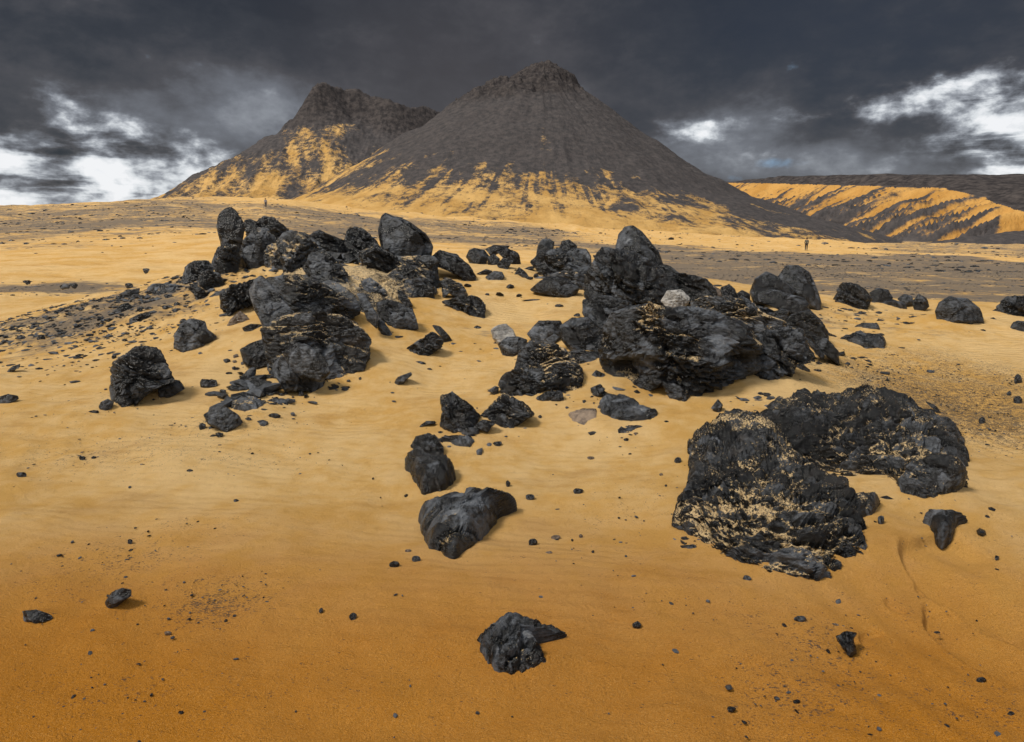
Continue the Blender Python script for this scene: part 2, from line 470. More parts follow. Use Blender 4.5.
def build_mesa():
    ax = azpx(690); bx = azpx(1075)
    A = np.array([math.sin(ax), math.cos(ax)]) * 1750; B = np.array([math.sin(bx), math.cos(bx)]) * 760
    t_ = (B - A) / np.linalg.norm(B - A); L = np.linalg.norm(B - A)
    n_ = np.array([t_[1], -t_[0]])
    if n_ @ (-A) < 0: n_ = -n_                       # downhill side, towards the plain
    S = np.linspace(0, 1, 60)
    pts = A[None] + (B - A)[None] * S[:, None]
    pxs = 512 + pts[:, 0] / pts[:, 1] * FPX / math.cos(PITCH) * math.cos(PITCH) ** 1
    rimy = np.interp(pxs, [690, 800, 860, 905, 935, 960, 1000, 1075], [182, 184, 186, 188, 190, 196, 207, 224])
    topy = np.interp(pxs, [690, 715, 740, 800, 850, 880, 930, 975, 1024, 1100], [185, 183, 179, 177, 176, 177, 184, 191, 199, 206])
    zr = np.array([plane_pt(512, b, p[1])[2] for b, p in zip(rimy, pts)])
    zt = np.array([plane_pt(512, b, p[1])[2] for b, p in zip(topy, pts)])
    x, y, fc = wedge(650, 1150, 800, 430, 2600, 620)
    rel = np.stack([x, y], 1) - A[None]
    s = rel @ t_; t = rel @ n_
    P = np.stack([x, y, 0 * x], 1)
    t = t + (fbm(P * .008, 3, 3) - .5) * 40 + (fbm(P * .06, 6, 3) - .5) * 22
    sn = s / L
    z0 = np.interp(sn, S, zr); z1 = np.interp(sn, S, zt) * 1.03
    base = -14.
    wdt = (z0 - base) / .50
    tt = np.clip(t / wdt, 0, 1)
    prof = 1 - (1 - (1 - tt) ** 1.25)
    h = base + (z0 - base) * prof
    rib = fbm(np.stack([s * .075 + .010 * t, t * .0022, 0 * s], 1), 31, 3, .6, ridged=True)
    rib2 = fbm(np.stack([s * .20 + .020 * t, t * .006, 0 * s], 1), 35, 3, .6, ridged=True)
    env = np.sin(np.clip(tt, 0, 1) * PI) ** .7
    h = h + env * ((rib - .6) * 34 + (rib2 - .6) * 6)
    cap = sstep(-t, 0, 45 + 25 * fbm(P * .01, 7, 2))
    h = np.where(t < 0, z0 + (z1 - z0) * cap - .004 * np.clip(-t, 0, 900), h)
    h = h + (fbm(P * .03, 77, 4) - .5) * 7 * (t < 0)
    h = np.where(tt >= 1, base - (t - wdt) * .02, h)
    crag = sstep(-t, -3, 4)
    str_ = fbm(np.stack([s * .11 + .01 * t, t * .008, 0 * s], 1), 39, 3) - .5
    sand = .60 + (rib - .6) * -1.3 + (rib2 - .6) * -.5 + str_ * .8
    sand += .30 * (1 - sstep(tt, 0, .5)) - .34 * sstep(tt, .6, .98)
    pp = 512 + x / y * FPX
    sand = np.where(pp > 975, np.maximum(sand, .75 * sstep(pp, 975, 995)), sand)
    sand *= (1 - crag)
    sand += .35 * sstep(tt, .99, 1.0) * (t > 0)
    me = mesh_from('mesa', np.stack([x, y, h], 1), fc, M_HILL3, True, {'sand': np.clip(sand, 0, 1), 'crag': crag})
    link('mesa_escarpment', me, kind='structure')

def build_dark_hill():
    Y = 400.
    pts = [plane_pt(a, b, Y) for a, b in ((830, 256), (860, 250), (900, 246), (940, 241), (980, 236), (1024, 230), (1080, 224), (1140, 222))]
    x, y, fc = wedge(800, 1180, 420, 260, 640, 160)
    z = np.interp(x * Y / y * .5 + x * .5, [p[0] for p in pts], [p[2] for p in pts])
    h = z + 0 - .17 * np.abs(y - Y) - 9 * sstep(np.abs(y - Y), 0, 40)
    P = np.stack([x, y, h], 1)
    h = h + (fbm(P * .03, 5, 4, ridged=True) - .6) * 3
    sand = .22 + .5 * (fbm(P * .02, 15, 4) - .5)
    me = mesh_from('low_hill', np.stack([x, y, h], 1), fc, M_HILL, True, {'sand': np.clip(sand, 0, 1), 'crag': 0 * x})
    link('low_dark_hill', me, kind='structure')

M_HILL = mat_hill('volcanic_scree', scale=.06)
M_HILL2 = mat_hill('sandy_scree', scale=.035)
M_HILL3 = mat_hill('escarpment_scree', .55, sand=(.52, .29, .085), scale=.02)

# ------------------------------------------------------------------ loose gravel (stuff)
def build_gravel(x, y, z, d, a, grav, grit):
    v0, f0 = ico(1)
    r = np.random.default_rng(11)
    allv, allf, tone = [], [], []
    off = 0
    def scatter(idx, smin, smax, flat=.55):
        nonlocal off
        n = len(idx)
        s = smin * (smax / smin) ** (r.random(n) ** 2.2)
        ang = r.random(n) * 2 * PI
        sx = s * (1 + .6 * r.random(n)); sy = s * (.6 + .5 * r.random(n)); sz = s * flat * (.5 + r.random(n) * .8)
        jx = x[idx]; jy = y[idx]
        step = d[idx] * .012
        jx = jx + (r.random(n) - .5) * step; jy = jy + (r.random(n) - .5) * step
        jz = terrain(jx, jy)
        V = v0[None] * (1 + .45 * (r.random((n, len(v0))) - .5))[:, :, None]
        V = V * np.stack([sx, sy, sz], 1)[:, None, :]
        c, sn = np.cos(ang)[:, None], np.sin(ang)[:, None]
        X = V[..., 0] * c - V[..., 1] * sn; Yv = V[..., 0] * sn + V[..., 1] * c
        V = np.stack([X + jx[:, None], Yv + jy[:, None], V[..., 2] + jz[:, None] + sz[:, None] * .15], -1)
        allv.append(V.reshape(-1, 3))
        allf.append((f0[None] + (np.arange(n) * len(v0))[:, None, None] + off).reshape(-1, 3))
        tone.append(np.repeat(r.random(n) * .7 + .05, len(v0)))
        off += n * len(v0)
    area = d * d                      # cell area grows with distance in the polar grid
    inview = (np.abs(a) < .72)
    def pick(w, n):
        w = np.clip(w, 0, None); w = w / w.sum()
        return r.choice(len(w), n, p=w)
    pat = sstep(fbm(np.stack([x * .5, y, 0 * x], 1) * .5, 3, 3), .42, .62)
    scatter(pick(inview * (d > 1.7) * (d < 10) * grit ** 2 * area, 3600), .0035, .013)
    scatter(pick(inview * (d > 1.7) * (d < 9) * area * (.3 + pat), 380), .004, .016)
    scatter(pick(inview * (d > 8) * (d < 45) * np.clip(grav, 0, 1) ** 1.5 * area * (.15 + pat), 8000), .012, .060, .35)
    scatter(pick(inview * (d > 8) * (d < 18) * np.clip(grav, 0, 1) ** 1.5 * area * (.15 + pat), 1800), .012, .06, .4)
    scatter(pick(inview * (d > 40) * (d < 160) * np.clip(grav, 0.1, 1) * area * (.1 + pat), 7000), .04, .26, .4)
    scatter(pick(inview * (d > 120) * (d < 420) * area * (.1 + pat), 1800), .12, .7, .5)
    near = np.zeros_like(x)
    for (bx, by, rx, ry, hh) in BERM: near += np.exp(-((x - bx) / (rx * 1.25)) ** 2 - ((y - by + ry * .6) / (ry * 1.9)) ** 2)
    scatter(pick(inview * (d > 4.6) * (d < 16) * np.clip(near, 0, 1) ** 2 * area, 1500), .006, .05, .6)
    # jumbled angular shards lodged between the outcrop rocks
    SH = [(262, 262, 10, 1.0), (300, 266, 14, .7), (345, 262, 14, .8), (395, 262, 14, .8), (372, 285, 12, .9), (392, 292, 12, 1.), (420, 285, 12, .9), (448, 285, 10, .5), (300, 290, 16, .4),
          (245, 395, 14, .8), (262, 388, 8, .8), (240, 386, 8, .6), (275, 404, 8, .5), (205, 285, 12, .4), (163, 288, 12, .5), (545, 276, 12, .6), (580, 288, 8, .6), (600, 352, 12, 1.), (585, 362, 9, .8), (575, 376, 10, .7), (560, 395, 8, .5),
          (720, 306, 20, 1.), (755, 316, 18, 1.), (790, 330, 14, .8), (690, 384, 16, .6), (740, 384, 12, .5), (640, 385, 14, .4), (812, 352, 10, .5), (600, 395, 8, .4), (485, 424, 6, .5), (440, 445, 6, .5), (700, 545, 10, .3), (690, 535, 8, .4), (760, 398, 12, .4), (905, 498, 6, .3), (870, 518, 7, .3), (110, 404, 6, .4), (335, 384, 12, .35), (390, 338, 8, .4), (505, 298, 10, .1)]
    for (px, py, rp, q) in SH:
        _, t0 = at(px, py, 16 if py > 300 else 13)
        c0 = CAM + ray(px, py) * t0
        n = int(60 * q * (rp / 12)); rad = rp * t0 / FPX
        jx = c0[0] + r.normal(size=n) * rad; jy = c0[1] + r.normal(size=n) * rad * 1.3
        s = (.012 + (.11 if q >= .8 else .05) * r.random(n) ** 2.5) * t0 / 9
        jz = terrain(jx, jy)
        V = v0[None] * (1 + .5 * (r.random((n, len(v0))) - .5))[:, :, None]
        V = V * np.stack([s * (1.3 + r.random(n)), s * (.7 + .5 * r.random(n)), s * (.35 + .5 * r.random(n))], 1)[:, None, :]
        tl = r.uniform(-.7, .3, n)[:, None]; an = r.normal(size=n)[:, None] * .7
        X = V[..., 0] * np.cos(tl) - V[..., 2] * np.sin(tl); Z = V[..., 0] * np.sin(tl) + V[..., 2] * np.cos(tl)
        V = np.stack([X * np.cos(an) - V[..., 1] * np.sin(an) + jx[:, None], X * np.sin(an) + V[..., 1] * np.cos(an) + jy[:, None], Z + jz[:, None] + s[:, None] * .2], -1)
        allv.append(V.reshape(-1, 3)); allf.append((f0[None] + (np.arange(n) * len(v0))[:, None, None] + off).reshape(-1, 3))
        tone.append(np.repeat(r.random(n) ** 1.5 * .9 + .05, len(v0))); off += n * len(v0)
    V = np.concatenate(allv); F = np.concatenate(allf); t = np.concatenate(tone)
    me = mesh_from('gravel', V, F, M_ROCK, False, {'tone': t, 'dust': t * 0, 'cavity': t * 0})
    link('gravel', me, 'countless black stones and grit strewn over the sand and plain', None, None, 'stuff')
# ------------------------------------------------------------------ rocks
# name, label, category, outline (picture points, later placed on the terrain), options
# style c cracked, f flaky layers, s smooth, b blocky; d depth in metres; g lying flat with that height in metres
ROCKS = [
('rock_spire', 'tall upright grey spire with rounded tip, leftmost summit of the left rock ridge', 'rock', [(217,226),(219.5,214),(225,209),(231,207.5),(236,211),(241.5,219),(244,228),(242,240),(241,256),(228,264),(222,250),(219,236)], dict(st='b', d=12.9, tone=.42, by=8)),
('crumbled_rock', 'crumbled black rock at the foot of the tall upright spire', 'rock', [(212,264),(216,249),(224,244),(236,246),(240,258),(238,270),(228,274),(218,272)], dict(st='c', d=12.5, tone=.25, dust=.3)),
('boulder', 'large grey boulder with a smooth pale upper face, right of the tall spire', 'rock', [(241,250),(244,240),(250,233),(258,228),(268,229),(275,237),(276,248),(269,260),(258,267),(247,269),(240,266),(240,256)], dict(st='b', d=12.2, tone=.55, dust=.15)),
('crag', 'jagged black crag rising behind the smooth grey boulder of the left ridge', 'rock', [(244,222),(250,219),(257,222),(264,216),(273,218),(281,224),(291,233),(290,244),(276,248),(262,246),(248,240)], dict(st='c', d=13.2, tone=.15, by=8)),
('crumbled_rock', 'sand crusted crumbling rock right beside the smooth grey ridge boulder', 'rock', [(264,252),(268,246),(280,242),(290,246),(288,258),(277,267),(269,268),(264,262)], dict(st='f', d=12.0, tone=.45, dust=.6)),
('rugged_rock', 'rugged dark rock mass in the middle of the left ridge with hollow shadowed face', 'rock', [(276,242),(284,233),(292,231),(303,237),(316,244),(322,256),(318,268),(302,277),(290,278),(284,271),(281,258)], dict(st='f', d=11.9, tone=.3, dust=.42)),
('flat_topped_rock', 'flat topped charcoal rock crossed by fine cracks at the left end of the ridge', 'rock', [(181,279),(185,266),(194,261),(208,261),(214,268),(210,277),(196,280),(186,283)], dict(st='c', d=12.6, tone=.4)),
('rounded_rock', 'dark rounded rock just in front of the flat topped ridge end rock', 'rock', [(198,279),(201,273),(208,270),(222,278),(225,286),(219,290),(210,289),(200,285)], dict(st='c', d=11.9, tone=.25)),
('small_rock', 'small black rock lowest of the trio at the left end of the ridge', 'rock', [(188,289),(193,285),(199,287),(209,295),(206,300),(198,301),(194,294)], dict(st='c', d=11.0, tone=.3)),
('thin_slab', 'long thin grey slab poking out of sand toward the lower left from the main left outcrop', 'slab', [(203,301),(215,293),(228,288),(232,289),(222,296),(210,302)], dict(st='s', d=10.4, tone=.6, th=.5)),
('pitted_rock', 'pitted dark block jutting left from behind the grey fin slab', 'rock', [(221,294),(231,288),(245,283),(257,278),(262,284),(260,300),(250,305),(236,309),(225,316),(221,306)], dict(st='c', d=9.6, tone=.3, dust=.1)),
('fin_slab', 'tall slanting grey fin slab, left edge of the biggest left outcrop', 'slab', [(250,292),(255,280),(261,276),(266,280),(277,293),(288,306),(296,318),(290,332),(280,350),(270,345),(262,322),(255,308)], dict(st='b', d=7.55, tone=.72, by=6, th=.7)),
('ragged_rock', 'long ragged black ledge running down to the right behind the grey fin slab', 'rock', [(262,283),(268,279),(285,276),(302,277),(322,285),(343,297),(359,306),(360,314),(345,320),(330,328),(310,335),(295,330),(285,312),(272,294)], dict(st='f', d=8.35, tone=.28, dust=.3, rot=-.6)),
('main_boulder', 'huge cracked black boulder with dusty crust, body of the biggest left outcrop', 'rock', [(262,330),(280,318),(310,312),(340,316),(357,325),(370,340),(371,352),(364,364),(350,374),(338,378),(326,380),(300,380),(285,378),(270,368),(265,350)], dict(st='f', d=7.75, tone=.30, dust=.44)),
('split_face', 'smooth dark grey split face at the lower front of the biggest left outcrop', 'rock', [(283,352),(296,343),(307,345),(323,356),(330,370),(322,377),(301,374),(287,364)], dict(st='s', d=6.95, tone=.5, th=.6)),
('base_block', 'angular grey base block under the smooth split face', 'rock', [(270,366),(282,355),(288,361),(296,373),(327,375),(328,380),(320,386),(285,386),(277,377)], dict(st='b', d=7.05, tone=.45, th=.7)),
('dark_chunk', 'dark flat topped chunk wedged against the left foot of the biggest left outcrop', 'rock', [(241,350),(250,344),(264,339),(272,350),(270,362),(252,366),(244,361)], dict(st='b', d=7.55, tone=.3)),
('grey_block', 'small oblong grey block tilted upright in the rubble left of the base block', 'rock', [(243,375),(250,368),(256,367),(256,374),(248,380)], dict(st='b', tone=.5)),
('cut_block', 'small squared charcoal block alone on sand between two left boulders', 'rock', [(200,382),(202,379),(217,380),(218,385),(201,387)], dict(st='b', tone=.4)),
('flake_heap', 'heap of broken grey flakes below the dark flat topped chunk', 'rubble', [(234,388),(240,381),(255,380),(259,384),(250,390),(240,390)], dict(st='f', g=.06, tone=.5, dust=.2)),
('rubble_heap', 'small rubble heap with pebbles just left of the base block tip', 'rubble', [(257,392),(262,386),(268,385),(272,389),(268,395),(260,396)], dict(st='f', g=.06, tone=.5, dust=.3)),
('grey_slab', 'pale grey smooth slab with dark underside, front of the low broken slabs lower left', 'slab', [(204,415),(214,408),(225,407),(238,415),(243,422),(226,430),(208,423)], dict(st='b', tone=.6, th=.9)),
('broken_slab', 'low sand crusted slab of many flakes behind the pale grey front slab', 'slab', [(226,404),(238,398),(250,395),(265,398),(272,403),(258,411),(245,413),(234,410)], dict(st='f', g=.08, tone=.5, dust=.3)),
('flat_slab', 'flat grey slab at the right tip of the low broken slabs lower left', 'slab', [(266,400),(275,396),(288,398),(290,404),(280,406),(270,404)], dict(st='s', g=.05, tone=.55)),
('left_boulder', 'big dark domed boulder standing alone at the far left with coarse crackled face', 'rock', [(111,372),(116,361),(129,353),(142,347),(156,349),(164,358),(170,371),(174,382),(160,386),(148,390),(138,397),(123,407),(114,404),(111,389)], dict(st='c', d=6.9, tone=.3, dust=.05)),
('tilted_block', 'smooth grey tilted block leaning at the right foot of the lone left boulder', 'rock', [(157,388),(175,380),(180,381),(185,389),(168,397),(159,396)], dict(st='b', tone=.48)),
('rubble_heap', 'crumbly little heap at the left foot of the lone left boulder', 'rubble', [(98,408),(101,402),(108,399),(114,402),(112,407),(104,410)], dict(st='f', tone=.4)),
('capped_rock', 'half buried rock with pale blue grey top and black underside above the lone left boulder', 'rock', [(174,336),(181,325),(190,319),(205,322),(207,329),(217,337),(209,342),(180,350),(175,346)], dict(st='b', tone=.6, th=.9)),
('pyramid_rock', 'small brown grey pyramid rock beside the pitted block', 'rock', [(226,324),(234,316),(240,311),(246,315),(250,320),(248,323),(232,324)], dict(st='s', tone=.4, mat='tan')),
('log_shaped_rock', 'short log shaped black rock lying left of the fin slab foot', 'rock', [(242,328),(251,324),(265,325),(266,330),(245,331)], dict(st='c', tone=.15)),
('dark_ridge_rock', 'low dark rock on the ridge skyline between the rugged mass and the pointed rock', 'rock', [(309,236),(320,231),(332,237),(345,240),(350,250),(345,260),(330,258),(314,250)], dict(st='c', d=12.4, tone=.22, by=8)),
('knob_shaped_rock', 'little knob on the ridge skyline right of the jagged black crag', 'rock', [(296,240),(299,232),(305,233),(312,238),(312,248),(300,250)], dict(st='c', d=12.6, tone=.3, by=8)),
('pointed_rock', 'pointed black rock left of the big tilted skyline boulder', 'rock', [(345,240),(348,229),(354,227),(362,229),(369,234),(377,244),(386,254),(380,262),(360,262),(348,258)], dict(st='c', d=12.0, tone=.28, by=4)),
('tilted_boulder', 'big smooth rounded boulder tilted on the skyline with a deep crack along its right side', 'rock', [(378,229),(382,216),(386,213),(393,217),(401,218),(413,225),(426,234),(432.6,245),(430,254),(416,257),(398,257),(382,249)], dict(st='s', d=11.4, tone=.5, th=1.0, cr=1)),
('pitted_block', 'grey speckled block with crackled surface directly behind the ragged black ledge', 'rock', [(303,268),(313,254),(323,250),(337,262),(347,274),(353,293),(340,296),(327,288),(311,279)], dict(st='c', d=10.2, tone=.42, dust=.25)),
('shelf_rock', 'dark shelf rock descending right from the pointed rock', 'rock', [(358,252),(376,247),(396,258),(409,277),(399,287),(382,280),(365,270)], dict(st='c', d=11.2, tone=.2, dust=.25)),
('slate_rock', 'black slaty rock ending in sand right of the light scree patch', 'rock', [(385,276),(404,264),(416,272),(434,287),(434,299),(420,299),(404,289)], dict(st='f', d=10.2, tone=.25, dust=.35, rot=-.7)),
('flaky_ledge', 'flaky ledge with sand pockets below the big tilted boulder', 'rock', [(396,257),(419,256),(437,263),(439,279),(423,279),(409,270)], dict(st='f', d=10.9, tone=.4, dust=.45, rot=-.4)),
('flat_plate', 'flat smooth grey plate under the right end of the tilted boulder', 'slab', [(417,259),(424,255),(434,256),(440,262),(428,266)], dict(st='s', d=10.6, tone=.5, th=.6)),
('bedrock_shelf', 'low sand drowned bedrock shelf under the broken rocks of the left ridge', 'rock', [(268,300),(280,272),(310,262),(350,262),(400,268),(436,280),(436,296),(405,300),(408,316),(398,330),(372,330),(350,316),(300,310)], dict(st='f', g=.20, tone=.35, dust=.40, rot=-.5, sc=.45, gk=.5)),
('fallen_plate', 'narrow light grey plate leaning at the right end of the ragged black ledge', 'slab', [(357,294),(364,293),(378,316),(377,324),(367,318)], dict(st='s', d=8.2, tone=.7, th=.5)),
('light_plate', 'small light grey flat plate lying below the speckled block', 'slab', [(347,276),(357,276),(362,285),(353,285)], dict(st='s', d=9.8, tone=.65, th=.5)),
('scree_patch', 'sheet of light grey shattered scree between the speckled block and the slaty rock', 'rubble', [(361,281),(370,278),(384,288),(388,298),(377,304),(367,296)], dict(st='f', d=9.4, tone=.7, dust=.45, th=.6)),
('fractured_rock', 'broad fractured black rock at the right foot of the left outcrop', 'rock', [(377,303),(388,300),(400,304),(412,308),(415,317),(418,327),(399,335),(390,331),(379,320)], dict(st='c', d=8.75, tone=.22, dust=.2)),
('broken_shard', 'black shard hanging down left of the broad fractured rock', 'rock', [(374,318),(384,322),(395,338),(386,340),(378,330)], dict(st='c', d=8.6, tone=.2)),
('chip_row', 'narrow row of dark flakes between scree sheet and slaty rock', 'rubble', [(397,289),(402,291),(413,304),(406,306),(399,299)], dict(st='f', d=9.4, tone=.35, dust=.3)),
('flaky_strip', 'broken flaky strip with sand gaps above the black clump right of the ridge', 'rubble', [(441,280),(449,278),(463,286),(469,295),(460,297),(449,292),(443,296)], dict(st='f', d=10.3, tone=.35, dust=.5, th=.6)),
('black_clump', 'compact black clump at the lower right end of the left ridge', 'rock', [(441,302),(455,298),(470,296),(480,298),(486,305),(484,317),(472,319),(458,315),(450,306)], dict(st='c', tone=.22, dust=.12, rot=-.5)),
('whale_shaped_rock', 'whale shaped dark rock alone on sand right of the biggest left outcrop', 'rock', [(404,350),(412,345),(433,332),(444,341),(441,347),(422,356),(412,356)], dict(st='c', tone=.28, th=.8)),
('slab_edge', 'narrow dark slab standing just above the whale shaped rock', 'slab', [(431,324),(441,327),(452,339),(449,344),(445,343)], dict(st='b', tone=.28, th=.5)),
('flat_chip', 'flat elongated dark chip below the whale shaped rock', 'stone', [(394,382),(398,377),(411,372),(412,375),(404,382),(396,384)], dict(st='s', tone=.35)),
('ridge_end_rock', 'dark rock bank curving down right from the tilted boulder toward the twin half buried domes', 'rock', [(434,256),(440,250.5),(457,256),(467,264),(476,275),(475,281),(465,276),(447,270),(435,266)], dict(st='c', d=11.4, tone=.22, dust=.12)),
('rounded_rock', 'rounded grey pair like boulder left of the flat brown cap stone on the skyline', 'rock', [(466,257),(469,250),(474,248),(484,250),(489,256),(486,262),(472,264)], dict(st='s', d=13.0, tone=.35)),
('cap_stone', 'flat brownish black cap stone lying across the top of the small skyline group', 'slab', [(485,249),(494,245),(510,246),(505,250.5),(491,255)], dict(st='s', d=13.3, tone=.1, th=.8)),
('dark_rock', 'dark rock under the right side of the flat brown cap stone', 'rock', [(497,252),(508,248.5),(518,253),(521,262),(508,262)], dict(st='c', d=13.1, tone=.25)),
('grey_rock', 'small grey rock centre front of the small skyline group', 'rock', [(487,257),(494,254),(500,259),(498,264),(488,263)], dict(st='s', d=12.7, tone=.45)),
('cracked_stone', 'black and grey cracked stone in sand, nearest of the small skyline group', 'rock', [(497,264),(503,258),(513,261),(508,267),(500,267)], dict(st='c', d=12.4, tone=.38)),
('half_buried_dome', 'left and thinner of the twin half buried domes in the central sand', 'rock', [(476,274),(486,269),(493,271),(486,276)], dict(st='s', d=11.9, tone=.3)),
('half_buried_dome', 'right and wider of the twin half buried domes in the central sand', 'rock', [(485,277),(494,271),(502,272),(505,277),(500,280.5),(490,280.5)], dict(st='s', tone=.35, d=11.6)),
('pyramid_rock', 'small sharp black pyramid alone on the central sand saddle', 'rock', [(513,276),(519,267),(523,270),(530,276)], dict(st='b', tone=.3, d=12.0)),
('low_slab', 'wide smooth charcoal slab lying flat below the stacked skyline rocks', 'slab', [(530,290),(538,283),(547,277),(565,278),(580,288),(573,297),(558,297)], dict(st='s', tone=.28, d=10.9)),
('upright_stone', 'upright grey stone with dark spot at the left top of the stacked skyline rocks', 'rock', [(536,256),(538,246),(542,239),(550,239),(554,242),(553,252),(543,260)], dict(st='s', d=12.9, tone=.6, by=5)),
('knob_shaped_rock', 'dark knob crowning the middle of the stacked skyline rocks', 'rock', [(559,250),(562,241),(569,240),(577,245),(576,252),(561,254)], dict(st='c', d=12.9, tone=.22, by=5)),
('smooth_boulder', 'smooth grey boulder on the right of the stacked skyline rocks', 'rock', [(566,254),(572,248),(586,249),(591,256),(592,266),(580,269),(572,262)], dict(st='s', d=12.4, tone=.58)),
('stacked_rock', 'stacked layered dark rock forming the body of the central skyline rocks', 'rock', [(531,262),(540,252),(560,249),(575,260),(592,266),(587,277),(568,276),(542,275)], dict(st='f', d=12.1, tone=.25, dust=.1, rot=-.2)),
('grey_ledge', 'light grey dusty ledge directly above the wide charcoal slab', 'rock', [(546,276),(565,271),(588,275),(588,288),(578,290),(562,281)], dict(st='c', d=11.3, tone=.6, dust=.35)),
('tooth_shaped_rock', 'tall rounded tooth at the very top of the dark central tower', 'rock', [(616,252),(619,234),(625,227),(633,226),(641.5,232),(650,242),(659,254),(663,264),(661,276),(648,276),(635,272),(620,266)], dict(st='s', d=10.4, tone=.42, cr=.5, th=.9, by=5)),
('tower_rock', 'massive cracked black tower body with one smooth grey patch', 'rock', [(595,262),(598,253),(605,248),(614,251),(635,254),(651,264),(664,274),(680,286),(678,296),(662,304),(635,310),(612,310),(592,302),(584,288),(588,274)], dict(st='c', d=9.8, tone=.30, dust=.08, th=.9, by=5)),
('shoulder_rock', 'low rugged shoulder sloping right from the dark central tower', 'rock', [(658,266),(668,265),(681,275),(695,276),(707,280),(712,287),(717,292),(706,301),(689,299),(674,292)], dict(st='c', d=10.1, tone=.22)),
('brown_lump', 'brownish rounded lump at the right end of the rugged shoulder', 'rock', [(704,292),(710,284),(720,289),(723,300),(712,301)], dict(st='s', d=10.2, tone=.45, mat='tan')),
('pale_slab', 'pale whitish slab lying in front of the rugged shoulder', 'slab', [(661,301),(667,291),(681,290),(690,298),(689,302),(681,308),(667,305)], dict(st='b', d=9.2, tone=.8, mat='pale', th=.7)),
('overhanging_rock', 'dark overhanging foot of the central tower, left side', 'rock', [(583,300),(594,297),(610,296),(628,302),(637,312),(636,334),(610,340),(592,328),(583,312)], dict(st='c', d=9.0, tone=.3)),
('massif_rock', 'largest right hand black outcrop with shadowed undercut front and dusty speckled back', 'rock', [(600,348),(601,330),(612,314),(632,308),(650,305),(672,309),(694,308),(718,315),(745,326),(762,346),(758,366),(735,376),(715,383),(695,389),(680,384),(662,379),(648,385),(630,383),(604,376),(598,362)], dict(st='f', d=7.55, tone=.26, dust=.46, rot=-.45, sc=.6, uc=[(627, 368, 34, 20, .55), (735, 362, 14, 14, .25)])),
('massif_shoulder', 'rounded black right shoulder of the largest outcrop, smooth grey patch on top', 'rock', [(741,349),(755,336),(776,328),(801,330),(806,345),(814,354),(809,361),(796,365),(790,372),(771,380),(757,383),(748,376),(743,364)], dict(st='c', d=7.3, tone=.28, dust=.08)),
('layered_rock', 'low sandy layered plates stretching between the tower and the right boulders', 'rock', [(690,303),(705,297),(730,298),(752,304),(765,315),(785,322),(792,334),(775,340),(745,340),(718,332),(698,318)], dict(st='f', d=8.7, tone=.45, dust=.55, rot=-.3, sc=.7)),
('layered_rock', 'dark layered rock with fine ledges, right end of the sandy plates', 'rock', [(780,322),(794,314),(809,310),(819,319),(828,332),(828,341),(816,338),(796,336),(783,328)], dict(st='f', d=8.8, tone=.3, dust=.15, rot=-.5)),
('wedge_rock', 'dark wedge pointing down right beyond the layered ledges', 'rock', [(811,336),(827,339),(838,351),(839,361),(828,356),(817,346)], dict(st='f', d=8.1, tone=.3)),
('thin_splinter', 'long thin splinter lying diagonally left of the dark wedge', 'slab', [(803,336),(812,341),(825,354),(822,357),(810,347)], dict(st='s', d=8.1, tone=.4, th=.7)),
('small_rock', 'small black rock at the lower right foot of the rounded shoulder', 'rock', [(792,366),(801,363),(810,370),(808,374),(798,371)], dict(st='c', tone=.25)),
('corner_rock', 'angular rock corner poking from the sand under the front of the largest outcrop', 'rock', [(662,383),(675,384),(690,392),(689,402),(680,405),(670,399)], dict(st='b', d=6.75, tone=.35, dust=.1)),
('domed_boulder', 'tallest domed boulder on the right edge of the outcrop, mottled grey', 'rock', [(776,280),(786,266),(798,265.5),(809,272),(815,286),(821,300),(820,308),(809,305),(796,296),(782,290)], dict(st='s', d=11.4, tone=.42, cr=.4)),
('round_boulder', 'round grey boulder left against the tallest domed boulder', 'rock', [(750,292),(755,279),(766,272),(774,275),(783,281),(796,291),(786,299),(754,300)], dict(st='s', d=11.1, tone=.45)),
('tilted_slab', 'long flat topped slab leaning in front of the two domed boulders', 'slab', [(753,291),(771,290),(804,298),(809,305),(808,312),(793,312),(772,306),(755,299)], dict(st='b', d=10.4, tone=.45, th=.8)),
('small_rock', 'small rough dark rock between the brown lump and the round boulder', 'rock', [(720,288),(729,284),(735,289),(738,297),(728,299),(722,296)], dict(st='c', d=10.9, tone=.25)),
('small_rock', 'small dark rock in a sand pocket below the long leaning slab', 'rock', [(769,315),(782,309),(789,311),(786,319),(777,321)], dict(st='c', d=9.6, tone=.3)),
('flat_stone', 'flat dark stone among the sandy plates just left of the round boulder', 'rock', [(733,300),(742,296),(752,301),(750,304),(738,304)], dict(st='f', d=10.0, tone=.35)),
('low_stone', 'small low stone touching the left side of the round boulder', 'rock', [(736,294),(742,290),(750,294),(750,298),(738,298)], dict(st='s', d=11.0, tone=.35)),
('craggy_boulder', 'craggy black boulder with pointed left top, first of the row on the right sand crest', 'rock', [(834,301),(836,288),(843,283),(856,285),(866,291),(871,300),(868,307),(854,309),(838,306)], dict(st='c', tone=.28, d=11.8)),
('low_boulder', 'low rounded boulder behind and right of the craggy crest boulder', 'rock', [(869,293),(878,288),(888,290),(893,298),(886,303),(872,303)], dict(st='s', tone=.38, d=12.6)),
('flat_boulder', 'flat sloping grey rock in front of the low rounded crest boulder', 'rock', [(880,304),(892,299),(904,303),(908,309),(896,308)], dict(st='s', tone=.42, d=12.2)),
('small_boulder', 'small pale grey boulder left of the cracked dark ball on the crest', 'rock', [(897,299),(904,294),(912,296),(914,303),(906,305)], dict(st='s', tone=.5, d=12.6)),
